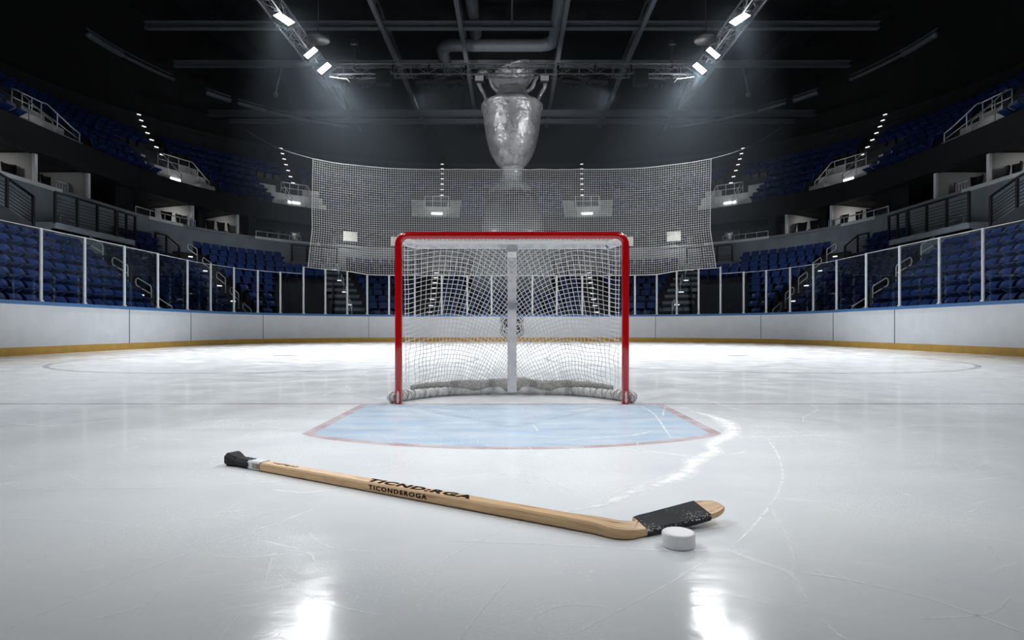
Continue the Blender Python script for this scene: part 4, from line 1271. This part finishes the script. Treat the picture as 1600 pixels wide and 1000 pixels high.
# shaft from the white tape to the heel
b = MB(); ts = [.10 + .80 * i / 24 for i in range(25)]
b.loft([sec(t, SW, SH, .003) for t in ts], 0, True, True, ul=ts); shaft = b.build('shaft', M['wood'], stick)
# heel + blade: sections with centre, across vector (near -> far, tilted up) and thickness
def bl(px, py, z): return gp(px, py, z)
ctrl = [ # (near bottom edge, across vector, thickness)
 (A + Dv * Ln * .90 + Vector((0, 0, .003)), Nv * SW, SH),
 (A + Dv * Ln * .95 + Vector((0, 0, .002)), Nv * (SW * 1.08) + Vector((0, 0, .004)), .036),
 (bl(958, 843, 0.0), Nv * .064 + Vector((0, 0, .010)), .034),
 (bl(985, 844, 0.0), Nv * .074 + Vector((.0, 0, .012)), .030),
 (bl(1011, 839, 0.0), Vector((-.030, .074, .016)), .024),
 (bl(1040, 832, .004), Vector((-.034, .076, .020)), .022),
 (bl(1075, 824, .010), Vector((-.036, .078, .024)), .021),
 (bl(1110, 814, .018), Vector((-.036, .078, .024)), .021),
 (bl(1121, 810, .022), Vector((-.032, .070, .022)), .020),
 (bl(1128, 805, .027), Vector((-.026, .056, .018)), .019),
 (bl(1131, 801, .032), Vector((-.018, .036, .012)), .017),
 (bl(1131.5, 797, .036), Vector((-.008, .014, .005)), .012),
]
def blade_sections(ctrl, k=5, grow=0.0):
    ks = []
    n = len(ctrl)
    def cr_(a, b_, c_, d, t): return 0.5 * ((2 * b_) + (c_ - a) * t + (2 * a - 5 * b_ + 4 * c_ - d) * t * t + (3 * b_ - a - 3 * c_ + d) * t ** 3)
    for i in range(n - 1):
        p = [ctrl[max(0, min(n - 1, j))] for j in (i - 1, i, i + 1, i + 2)]
        for q in range(k):
            t = q / k
            ks.append((cr_(p[0][0], p[1][0], p[2][0], p[3][0], t), cr_(p[0][1], p[1][1], p[2][1], p[3][1], t), p[1][2] + (p[2][2] - p[1][2]) * t, i + t))
    ks.append((*ctrl[-1], n - 1.0))
    return ks
bs = blade_sections(ctrl)
def ring_of(e, ac, th, g=0.0):
    d = ac.normalized(); up_ = (Vector((0, 0, 1)) - d * d.z).normalized()
    w = ac.length; ch = min(.005, th * .3)
    pts = [(ch, 0), (w - ch, 0), (w, ch), (w, th - ch), (w - ch, th), (ch, th), (0, th - ch), (0, ch)]
    c = Vector((w / 2, th / 2, 0))
    out = []
    for u, v in pts:
        uu = u + (g if u > w / 2 else -g); vv = v + (g if v > th / 2 else -g)
        q = e + d * uu + up_ * vv - A
        if q.z < .0015: q.z = .0015
        out.append(q)
    return out
b = MB(); b.loft([ring_of(e, ac, th) for e, ac, th, _ in bs], 0, True, True, ul=[.9 + .03 * q for *_, q in bs]); blade = b.build('blade', M['wood'], stick); blade['label'] = 'curved wooden blade'
tp = [x for x in bs if 4.0 <= x[3] <= 7.0]
b = MB(); b.loft([ring_of(e, ac, th, .0018) for e, ac, th, _ in tp], 0, True, True, ul=[(q - 4) / 3 for *_, q in tp]); tpb = b.build('blade_tape', M['blade_tape'], stick); tpb['label'] = 'black tape wrapped round the blade, dusted with frost'
# butt end: black tape with knob, then white tape
b = MB(); secs = []
for i in range(15):
    t = .0875 * i / 14
    x = i / 14
    k = 1.0 + (.42 * max(0, 1 - abs(x - .12) / .30) ** .8)
    if i == 0: k = 1.05
    k += .03 * (i % 2)
    w, h = (SW + .004) * k, min((SH + .004) * (1 + (k - 1) * 1.1), .064)
    c = Nv * ((SW + 0) / 2 - w / 2)
    secs.append([p + c + Vector((0, 0, .001)) for p in sec(t, w, h, 0.0, .014)])
b.loft(secs, 0, True); kb = b.build('grip_tape', M['tape_black'], stick); kb['label'] = 'black tape grip ending in a knob'
b = MB(); b.loft([sec(t, SW + .003, SH + .0025, .0018) for t in (.084, .095, .106, .117, .126)], 0, True); wt = b.build('tape_band', M['tape_white'], stick); wt['label'] = 'white tape band below the grip'
b = MB(); b.loft([sec(t, SW + .002, SH + .0015, .0023) for t in (.1262, .1285)], 0, True); b.build('tape_edge', M['ink'], wt)
# lettering
def frame_mat(t, face):
    c = A + Dv * (Ln * t) - A
    if face == 'top': o_ = c + Nv * (SW / 2) + Vector((0, 0, SH + .0036)); X_, Y_ = Dv, Nv
    else: o_ = c + Nv * (-.0006) + Vector((0, 0, .003 + SH / 2)); X_, Y_ = Dv, Vector((0, 0, 1))
    Z_ = X_.cross(Y_)
    return Matrix(((X_.x, Y_.x, Z_.x, o_.x), (X_.y, Y_.y, Z_.y, o_.y), (X_.z, Y_.z, Z_.z, o_.z), (0, 0, 0, 1)))
o = text_mesh('TICND:RGA', .052, M['ink'], 'lettering', shaft, frame_mat(.579, 'top'), 1.15, .49, .0004, .0024)
o = text_mesh('TICONDEROGA', .0225, M['ink'], 'lettering', shaft, frame_mat(.5395, 'side'), 1.25, .285, .0004, .0007)
b = MB(); rl = random.Random(11)
fm = frame_mat(.16, 'top')
x = -.005
while x < .135:      # worn, unreadable print near the grip
    w = rl.uniform(.004, .012); y = rl.uniform(-.004, .004)
    b.add([fm @ Vector((x + a * w, y + c_ * .006 + a * .002, 0)) for a, c_ in ((0, -.6), (1, -.7), (1, .6), (0, .5))], [(0, 1, 2, 3)])
    b.add([fm @ Vector((x + w * .3 + a * .003, y + c_ * .011, .0002)) for a, c_ in ((0, -.8), (1, -.8), (1, .9), (0, .9))], [(0, 1, 2, 3)])
    x += w + rl.uniform(.002, .007)
b.build('worn_print', M['ink'], shaft)

# puck
b = MB(); pr_, ph = .0475, .041
prof = [(0, 0), (pr_ - .004, 0), (pr_ - .001, .0015), (pr_, .005), (pr_, ph - .006), (pr_ - .0015, ph - .002), (pr_ - .005, ph - .0003), (pr_ * .7, ph), (0, ph)]
b.lathe(prof, 64); t = b.build('hockey_puck', M['puck'], None, gp(1060, 852.5) + Vector((0, .0, .0005)))
tag(t, 'white hockey puck on the ice in front of the stick blade', 'puck')

# ------------------------------------------------------------------ safety netting above the end glass
qn = find_q(*BOARD, 490)
NB = (BOARD[0] + .05, BOARD[1] + .05, BOARD[2] + .05)
NTOP = 8.25
def zbot(t):
    a = abs(t)
    qa, qb = find_q(*BOARD, 545), find_q(*BOARD, 574)
    if a < qb: return 3.17
    if a < qa: return 3.17 + .13 * (a - qb) / (qa - qb)
    return 3.30 + .05 * min(1, (a - qa) / (qn - qa))
def spt(t, f):
    """t signed curve parameter, f 0 bottom .. 1 top"""
    p, n = curve(*NB, abs(t), -1 if t < 0 else 1)
    z = zbot(t) + (NTOP - zbot(t)) * f
    sag = .10 * sin(pi * f) * sin(3.1 * t) + .05 * noise.noise(Vector((t * 5, f * 4, 0)))
    flare = .22 * max(0, (abs(t) / qn - .9) / .1) * max(0, 1 - f / .35)
    tdir = Vector((n.y, -n.x, 0)) * (-1 if t < 0 else 1)
    return p + n * (.02 + sag) + Vector((0, 0, z + .03 * noise.noise(Vector((t * 7, f * 3, 5))))) - (tdir * -flare if True else 0)
netroot = empty('safety_netting', (0, BOARD[2], 3.17)); tag(netroot, 'wide white mesh safety netting hung above the end glass', 'netting')
off = Vector((0, BOARD[2], 3.17))
# arc-length spaced parameters
SM = 400; acc = [0]; pa = curve(*NB, 0, 1)[0]
for i in range(1, SM + 1):
    pb_ = curve(*NB, qn * i / SM, 1)[0]; acc.append(acc[-1] + (pb_ - pa).length); pa = pb_
def t_of(sg):
    a = abs(sg); i = 1
    while i < SM and acc[i] < a: i += 1
    f = (a - acc[i - 1]) / (acc[i] - acc[i - 1]); return (1 if sg > 0 else -1) * qn * (i - 1 + f) / SM
nv = 2 * int(acc[-1] / .108)
mesh = MB()
for i in range(nv + 1):
    t = t_of(-acc[-1] + 2 * acc[-1] * i / nv * .99999 + 1e-5)
    mesh.tube([spt(t, j / 16) - off for j in range(17)], .0073, 3, 0, False, False)
nh = 48; nc = 110
tl = [t_of(-acc[-1] + 2 * acc[-1] * i / nc * .99999 + 1e-5) for i in range(nc + 1)]
for j in range(nh + 1):
    mesh.tube([spt(t, j / nh) - off for t in tl], .0073, 3, 0, False, False)
mesh.build('mesh_panel', M['safety'], netroot)
b = MB(); b.tube([spt(t, 1.0) - off for t in tl], .018, 6); b.build('top_rope', M['safety'], netroot)
b = MB(); b.tube([spt(t, 0.0) - off for t in tl], .018, 6); b.build('bottom_rope', M['safety'], netroot)
for t in (tl[0], tl[-1]):
    b = MB(); b.tube([spt(t, j / 16) - off for j in range(17)], .018, 6); b.build('side_rope', M['safety'], netroot)
for s in (-1, 1):
    p = spt(s * qn, 1.0); q = Vector((s * 15.5, p.y + 7.6, 12.2))
    mid = [p + (q - p) * k / 8 + Vector((0, 0, -.25 * sin(pi * k / 8))) - off for k in range(9)]
    b = MB(); b.tube(mid, .014, 5); b.build('stay_cable', M['safety'], netroot)

# ------------------------------------------------------------------ trophy
TY = 36.6; TS = TY / F
def tz(py): return H + (HZ - py) * TS
base_z = H + 125 * TY / F
b = MB(); b.box((0, TY, (2.3 + base_z) / 2), (4.5, 4.2, base_z - 2.3), None, 0, .05)
t = b.build('trophy_stage', M['concrete']); tag(t, 'grey concrete block carrying the trophy in the end stand', 'stage', kind='structure')
trophy = empty('trophy_cup', (0, TY, base_z)); tag(trophy, 'giant translucent silver two-handled trophy on a block behind the safety net', 'trophy')
def prof_px(lst): return [(r * TS, tz(y) - base_z) for r, y in lst]
b = MB(); b.lathe(prof_px([(49, 388.9), (49, 362), (49.5, 352), (48, 347), (45.5, 343), (45, 330), (45, 314)]), 64); b.build('plinth', M['plinth'], trophy)
b = MB(); b.lathe(prof_px([(44.9, 314), (45.4, 313), (45.4, 308), (44, 306.5), (40, 306)]), 64); b.build('plinth_band', M['plinth_band'], trophy)
b = MB(); b.lathe(prof_px([(40, 306.3), (39, 304), (38, 300), (35, 296), (34, 294), (31, 292), (28, 290), (26, 289), (21, 286), (17.5, 282), (15.5, 278), (15, 276.5), (16.5, 274), (17, 272), (16.5, 270), (15, 268), (15.5, 266), (18.5, 264.5), (18, 263)]), 64)
b.build('stem_foot', M['cup'], trophy)
b = MB(); b.lathe(prof_px([(14, 264), (18, 262.5), (22, 258.5), (27, 252), (32, 243), (36, 233), (39, 222), (41.5, 210), (43.5, 197), (45, 185), (46, 174), (46.5, 172), (48, 171.5), (48.5, 168), (48, 165.5), (46.5, 164), (43, 163.5)]), 72)
bowl = b.build('bowl', M['cup'], trophy); bowl['label'] = 'deep silver bowl'
b = MB(); b.lathe(prof_px([(47, 165), (44, 163), (38, 160.5), (34, 158), (31, 156), (28, 153), (26, 150), (24.5, 147), (23, 143), (22.5, 140), (21, 139.5), (21, 136), (24, 135), (23.5, 133)]), 64); b.build('shoulder', M['cup'], trophy)
# tilted upper bowl
b = MB(); T3 = Matrix.Rotation(radians(-19), 3, 'Y')
b.lathe([(r * TS, z * TS) for r, z in [(2, -19), (14, -18), (22, -15), (29, -9), (33, -2), (34.5, 4), (34, 8), (36, 9), (35.5, 11), (31, 12.5), (22, 15), (10, 16.5), (0, 17)]], 56, (3.5 * TS, 0, tz(122) - base_z), T3)
b.build('tilted_lid', M['cup'], trophy)
def handle(pts, rs):
    b = MB(); pp, rr_ = smooth_path([((x - 800) * TS, 0, tz(y) - base_z) for x, y in pts], [r * TS for r in rs], 6)
    b.tube(pp, rr_, 14); return b
handle([(757, 165), (760, 158), (757, 148), (750, 136), (747, 124), (750, 115), (757, 112), (764, 115), (766, 123), (769, 133), (775, 141), (782, 143)], [3.5, 3, 2.8, 3, 4, 5, 4.6, 3.4, 3, 3, 3, 2.5]).build('handle', M['cup'], trophy)
handle([(840, 166), (840, 158), (845, 147), (851, 136), (851, 126), (847, 121), (840, 121), (836, 126), (833, 134), (827, 141), (819, 143)], [2.8, 2.8, 3, 3.2, 3.2, 3, 2.8, 2.6, 3.2, 3, 2.4]).build('handle', M['cup'], trophy)
# ------------------------------------------------------------------ roof steel, ducts, rigging
def lattice(p0, p1, w, h, step, rc, rw):
    """box truss between two points"""
    b = MB(); p0 = Vector(p0); p1 = Vector(p1); d = (p1 - p0); ln = d.length; d.normalize()
    sx = d.cross(Vector((0, 0, 1))).normalized()
    cor = [sx * (a * w / 2) + Vector((0, 0, c * h / 2)) for a, c in ((-1, -1), (1, -1), (1, 1), (-1, 1))]
    for c in cor: b.tube([p0 + c, p1 + c], rc, 6)
    n = max(1, int(ln / step))
    for i in range(n):
        a = p0 + d * (ln * i / n); e = p0 + d * (ln * (i + 1) / n)
        for j in range(4):
            c0, c1 = cor[j], cor[(j + 1) % 4]
            if i % 2: c0, c1 = c1, c0
            b.tube([a + c0, e + c1], rw, 5)
            b.tube([a + cor[j], a + cor[(j + 1) % 4]], rw, 5)
    return b
LZ = 13.3; LY = 30.4; LX = 9.6
for s in (-1, 1):
    t = lattice((s * LX, 6, LZ + .35), (s * LX, LY - 1.2, LZ + .35), .55, .55, .8, .035, .018).build('lighting_truss', M['truss'])
    tag(t, f'lattice lighting truss running forward along the {SIDE[s]} of the rink roof', 'truss', 'lighting trusses')
t = lattice((-LX + .4, LY, LZ + .2), (LX - .4, LY, LZ + .2), .5, .5, .8, .03, .016).build('lighting_truss', M['truss'])
tag(t, 'long lattice lighting truss crossing the roof behind the trophy', 'truss', 'lighting trusses')
# hangers
hang_px = [554, 614, 670, 728, 872, 930, 986, 1050]
for i, px in enumerate(hang_px):
    X = (px - 800) * LY / F
    root = empty('truss_hanger', (X, LY, LZ - .1))
    b = MB(); b.box((0, 0, .3), (.10, .10, .8), None, 0, .01); b.build('clamp_post', M['black_metal'], root)
    if px in (554, 1050):
        c = MB(); c.tube([(0, 0, .7), (0, 0, 1.6)], .05, 8); c.build('drop_rod', M['black_metal'], root)
        c = MB(); c.box((0, 0, 1.7), (.35, .3, .3), None, 0, .03); c.build('motor_box', M['black_metal'], root)
    tag(root, f'black clamp hanger on the rear truss, {ORD[i]} from the left', 'hanger', 'hangers on the rear truss')

def floodlight(px, py, Y, size, yaw, pitch, roll, lit, label):
    p = Vector(((px - 800) * Y / F, Y, H + (HZ - py) * Y / F))
    root = empty('floodlight', p)
    root.rotation_euler = (pitch, roll, yaw)
    w, h = size
    b = MB(); b.box((0, .10, 0), (w + .12, .20, h + .12), None, 0, .04)
    for k in range(6): b.box((-w / 2 + w * (k + .5) / 6, .26, 0), (.025, .14, h * .9))
    b.build('housing', M['black_metal'], root)
    f = MB(); f.box((0, -.012, 0), (w, .02, h)); fo = f.build('lamp_face', M['lamp_face'] if lit == 1 else (M['lamp_dim'] if lit == 2 else M['fascia']), root)
    y = MB(); y.tube([(-w / 2 - .08, .1, 0), (-w / 2 - .08, .25, h / 2 + .12), (0, .3, h / 2 + .22), (w / 2 + .08, .25, h / 2 + .12), (w / 2 + .08, .1, 0)], .02, 6); y.build('yoke', M['black_metal'], root)
    tag(root, label, 'floodlight', 'floodlights on the roof truss')
    return p
lit = []
for s in (-1, 1):
    def X_(px): return px if s == -1 else 1600 - px
    for (px, py, Y, sz, yaw, pitch, roll, nm) in [
        (444, 30, 24.6, (.66, .50), .2, -.75, .55, 'nearest the top of the frame'),
        (486, 83, 27.5, (.60, .34), .15, -.55, -.75, 'second from the top of the frame'),
        (507, 107, 29.0, (.62, .38), .15, -.55, -.75, 'third from the top of the frame'),
        (531, 124.5, 30.0, (.80, .75), .1, -1.37, .10, 'lowest, seen nearly edge-on at the truss corner')]:
        pp = X_(px)
        p = floodlight(pp, py, Y, sz, -s * yaw * 1.0, pitch, -s * roll, 1, f'glowing white {SIDE[s]} floodlight, {nm}')
        lit.append((p, s))
    for (px, nm) in [(575, 'third'), (665, 'second'), (709, 'first')]:
        floodlight(X_(px), 125, LY - .1, (.85, .6), 0, -1.30, .1 * s, 2 if px == 575 else 0, f'dark floodlight hung under the rear truss, {nm} to the {SIDE[s]} of the trophy')
    floodlight(X_(749), 122, LY + .1, (.42, .26), 0, 0, 0, 2, f'dim rectangular lamp on the rear truss just {SIDE[s]} of the trophy')
    sb = MB(); sb.box((0, 0, 0), (.72, .5, .78), None, 0, .04)
    root = empty('loudspeaker', ((X_(600) - 800) * LY / F, LY - .1, H + (HZ - 123) * LY / F))
    sb.build('cabinet', M['dark'], root); g = MB(); g.box((0, -.26, -.02), (.64, .02, .68)); g.build('grille', M['black_metal'], root)
    tag(root, f'black square loudspeaker on the rear truss to the {SIDE[s]}', 'loudspeaker', 'loudspeakers on the rear truss')
    # cable drum over the second lamp
    root = empty('cable_drum', ((X_(497) - 800) * 28.0 / F, 28.0, H + (HZ - 60) * 28.0 / F))
    d = MB(); d.lathe([(.50, -.1), (.55, -.06), (.55, .06), (.50, .1)], 28); d.build('drum', M['black_metal'], root)
    d = MB(); d.tube([(0, 0, .1), (0, 0, 6.0)], .03, 6); d.build('drop_cable', M['black_metal'], root)
    tag(root, f'black round cable drum hanging above the {SIDE[s]} lamps', 'cable drum', 'cable drums')

# I-beams across the roof
def ibeam(x0, x1, y, z, h, w, name, label):
    b = MB(); L_ = x1 - x0; cx = (x0 + x1) / 2
    b.box((cx, y, z), (L_, .06, h)); b.box((cx, y, z + h / 2), (L_, w, .05)); b.box((cx, y, z - h / 2), (L_, w, .05))
    t = b.build(name, M['steel']); tag(t, label, 'roof beam', kind='structure'); return t
ibeam(-19, 19, 31.5, H + (HZ - 40) * 31.5 / F, .32, .32, 'roof_beam', 'grey steel beam crossing the roof above the lighting truss')
ibeam(-22, 22, 41, H + (HZ - 177) * 41 / F, .35, .3, 'roof_beam', 'faint grey beam crossing behind the trophy bowl')
ibeam(-22, 22, 42, H + (HZ - 190) * 42 / F, .25, .3, 'roof_beam', 'lowest faint grey beam crossing behind the trophy bowl')
ibeam(-20, 20, 36, H + (HZ - 100) * 36 / F, .3, .3, 'roof_beam', 'grey steel beam just above the rear lighting truss')
# longitudinal roof trusses with diagonal webs
def roof_truss(x, z0, z1, y0, y1, label, lean=0.0):
    b = MB(); n = 9
    b.box((x, (y0 + y1) / 2, z0), (.22, y1 - y0, .2)); b.box((x + lean, (y0 + y1) / 2, z1), (.26, y1 - y0, .24))
    for i in range(n):
        a = y0 + (y1 - y0) * i / n; c = y0 + (y1 - y0) * (i + 1) / n
        b.tube([(x, a, z0), (x + lean, (a + c) / 2, z1)], .07, 6); b.tube([(x + lean, (a + c) / 2, z1), (x, c, z0)], .07, 6)
        b.tube([(x, a, z0), (x + lean, a, z1)], .055, 6)
    t = b.build('roof_truss', M['steel']); tag(t, label, 'roof truss', kind='structure')
for s in (-1, 1):
    roof_truss(s * 2.6, 15.9, 18.6, 14, 46, f'grey roof truss with diagonal webs just {SIDE[s]} of the ducts', s * .35)
    roof_truss(s * 6.6, 15.9, 18.6, 14, 46, f'grey roof truss with diagonal webs, second to the {SIDE[s]}', s * .9)
    roof_truss(s * 11.5, 15.6, 18.6, 14, 46, f'grey roof truss with diagonal webs, third to the {SIDE[s]}', s * 1.2)
    # broad sloping girder at the dark roof edge
    b = MB(); b.loft([[Vector((s * (x - .35), y, z - .5)), Vector((s * (x + .35), y, z - .5)), Vector((s * (x + .35), y, z + .5)), Vector((s * (x - .35), y, z + .5))] for x, y, z in ((17.5, 18, 18.5), (16.2, 44, 17.2))])
    t = b.build('roof_beam', M['fascia']); tag(t, f'broad dark girder along the {SIDE[s]} roof edge', 'roof beam', kind='structure')
    # camera dome hanging
    Y = 34; X = s * (800 - 431) * Y / F
    root = empty('hanging_camera', (X, Y, H + (HZ - 148) * Y / F))
    d = MB(); d.lathe([(0, -.14), (.1, -.1), (.14, 0), (.12, .1), (.05, .14)], 16); d.build('dome', M['steel'], root)
    d = MB(); d.tube([(0, 0, .12), (s * -.15, 0, .9), (s * -.3, 0, 1.6)], .05, 6); d.build('drop_pole', M['steel'], root)
    d = MB(); d.box((s * -1.5, 0, 1.65), (2.8, .15, .15)); d.build('cross_arm', M['steel'], root)
    tag(root, f'small grey camera dome hung from an arm on the {SIDE[s]} of the roof', 'camera', 'hanging cameras')
# ring of pipes following the bowl under the roof
RING = (20.3, 15.5, 44.0)
for s in (-1, 1):
    for i, (pa, pb_, r_) in enumerate([(136, 190, .16), (180, 272, .10), (322, 360, .16), (372, 416, .12), (420, 500, .10), (485, 548, .14)]):
        q0, q1 = find_q(*RING, pa), find_q(*RING, pb_)
        b = MB(); b.tube([P(RING, q0 + (q1 - q0) * k / 12, s, 14.7) for k in range(13)], r_, 10)
        b.tube([P(RING, q0 + (q1 - q0) * k / 12, s, 14.95) for k in range(13)], .03, 5)
        t = b.build('roof_pipe', M['duct']); tag(t, f'pale pipe run under the {SIDE[s]} roof edge, {ORD[i]} from the frame edge', 'pipe', 'pipe runs under the roof edge')
# round ventilation duct with two bends
dz = H + (HZ - 70) * 34 / F
pts3 = [(-3.9, 37.5, dz), (-3.95, 35.0, dz)] + [(-3.95 + .7 * (1 - cos(a)), 34.7 - .7 * sin(a) + 0, dz) for a in [pi / 2 * k / 6 for k in range(7)]]
pts3 += [(0, 34, dz)] + [(1.55 + .8 * sin(a), 34 - .8 * (1 - cos(a)), dz) for a in [pi / 2 * k / 6 for k in range(7)]] + [(2.35, 24, dz)]
b = MB(); b.tube(pts3, .36, 18); t = b.build('ventilation_duct', M['duct']); tag(t, 'round grey ventilation duct bending through the roof above the trophy', 'duct')
b = MB(); b.tube([(-2.0, 33.6, dz + .4), (-2.0, 24, dz + .4)], .33, 18); t = b.build('ventilation_duct', M['duct']); tag(t, 'straight grey ventilation duct left of the roof centre', 'duct')
b = MB(); b.tube([(0.0, 31.4, dz - .1), (0.0, 20, dz - .1)], .06, 8); t = b.build('roof_conduit', M['steel']); tag(t, 'thin pale conduit down the middle of the roof', 'conduit')

# ------------------------------------------------------------------ haze
hz = MB(); hz.box((0, 33.0, 10.6), (25, 23, 13.6))
m, nt, out = new_mat('arena_haze')
vs_ = N(nt, 'ShaderNodeVolumeScatter'); vs_.inputs['Density'].default_value = 0.0044; vs_.inputs['Color'].default_value = rgb(.70, .84, 1.0); vs_.inputs['Anisotropy'].default_value = 0.1
L(nt, vs_.outputs[0], out.inputs['Volume'])
t = hz.build('haze', m); tag(t, 'thin pale haze hanging under the roof lights at the far end', 'haze', kind='stuff')

# ------------------------------------------------------------------ lights
def spot(loc, tgt, energy, angle, blend=.6, size=.25, col=(1, 1, 1)):  # serves the visible floodlights and the added spots alike
    ld = bpy.data.lights.new('spot_beam', 'SPOT'); ld.energy = energy; ld.spot_size = radians(angle); ld.spot_blend = blend; ld.shadow_soft_size = size; ld.color = col
    o = bpy.data.objects.new('spot_beam', ld); COL.objects.link(o); o.location = loc
    o.rotation_euler = (Vector(tgt) - Vector(loc)).to_track_quat('-Z', 'Y').to_euler(); return o
for i, (p, s) in enumerate(lit):
    tg = [(s * 2.5, 11, 0), (s * 2, 17, 0), (s * 3.0, 21, 0), (s * 3.5, 24, 0)][i % 4]
    spot(p + Vector((-s * .1, -.35, -.25)), tg, [1700, 2200, 2600, 2500][i % 4], 74, .85, .22, (.97, .985, 1.0))
# unseen spots added along the trusses, out of frame, to light the ice
for s in (-1, 1):
    for (y, tx, ty, e) in [(20, 4.2, 18.0, 10500), (16, 3.2, 12, 5600), (11, 1.4, 7.5, 1200)]:
        spot((s * LX, y, LZ), (s * tx, ty, 0), e, 66, 1.0, .3, (.97, .985, 1.0))
    spot((s * LX, 5.5, LZ), (s * .2, 3.4, 0), 2900, 16.5, 1.0, .3, (.97, .985, 1.0))  # added narrow spot that brightens the ice before the goal
    # added unseen spots behind the camera, brightening the goal and the far boards
    spot((s * 7.5, -5, LZ), (s * .5, 6, .4), 1900, 34, .9, .3, (.97, .985, 1.0))
    spot((s * 6.0, -3, LZ), (s * 3.0, 27.5, .3), 6500, 34, .9, .3, (.97, .985, 1.0))
    # added spots that brighten the lower seats only
    spot((s * LX, 16, LZ), (s * 14.0, 18, 2.2), 3400, 52, 1.0, .3, (.85, .92, 1.0))
    spot((s * LX, 25, LZ), (s * 12.6, 31, 2.6), 1900, 56, 1.0, .3, (.85, .92, 1.0))
    # added spots without fixtures, brightening the trophy
    spot((s * 5.2, LY + .7, LZ - .9), (0, TY, 13.2), 760, 88, .6, .35)
    spot((s * 4.0, TY - 2.8, 5.4), (0, TY, 9.5), 260, 110, .7, .3)

w = bpy.data.worlds.new('dim_air'); S.world = w; w.use_nodes = True
w.node_tree.nodes['Background'].inputs['Color'].default_value = rgb(.35, .5, .8)
w.node_tree.nodes['Background'].inputs['Strength'].default_value = 0.002

# ------------------------------------------------------------------ camera and view
cd = bpy.data.cameras.new('camera'); co = bpy.data.objects.new('camera', cd); COL.objects.link(co)
cd.sensor_width = 36.0; cd.lens = 36.0 * F / 1600.0; cd.shift_y = 13.0 / 1600.0; cd.clip_end = 300
co.location = (0, 0, H); co.rotation_euler = (pi / 2, 0, 0)
S.camera = co
S.view_settings.view_transform = 'Standard'; S.view_settings.look = 'None'; S.view_settings.gamma = 1.0
S.view_settings.use_curve_mapping = False; S.view_settings.exposure = 0.38
S.cycles.max_bounces = 6; S.cycles.diffuse_bounces = 3; S.cycles.glossy_bounces = 3; S.cycles.transparent_max_bounces = 24; S.cycles.volume_bounces = 0
S.cycles.use_denoising = True; S.cycles.sample_clamp_indirect = 4.0
S.cycles.caustics_reflective = False; S.cycles.caustics_refractive = False
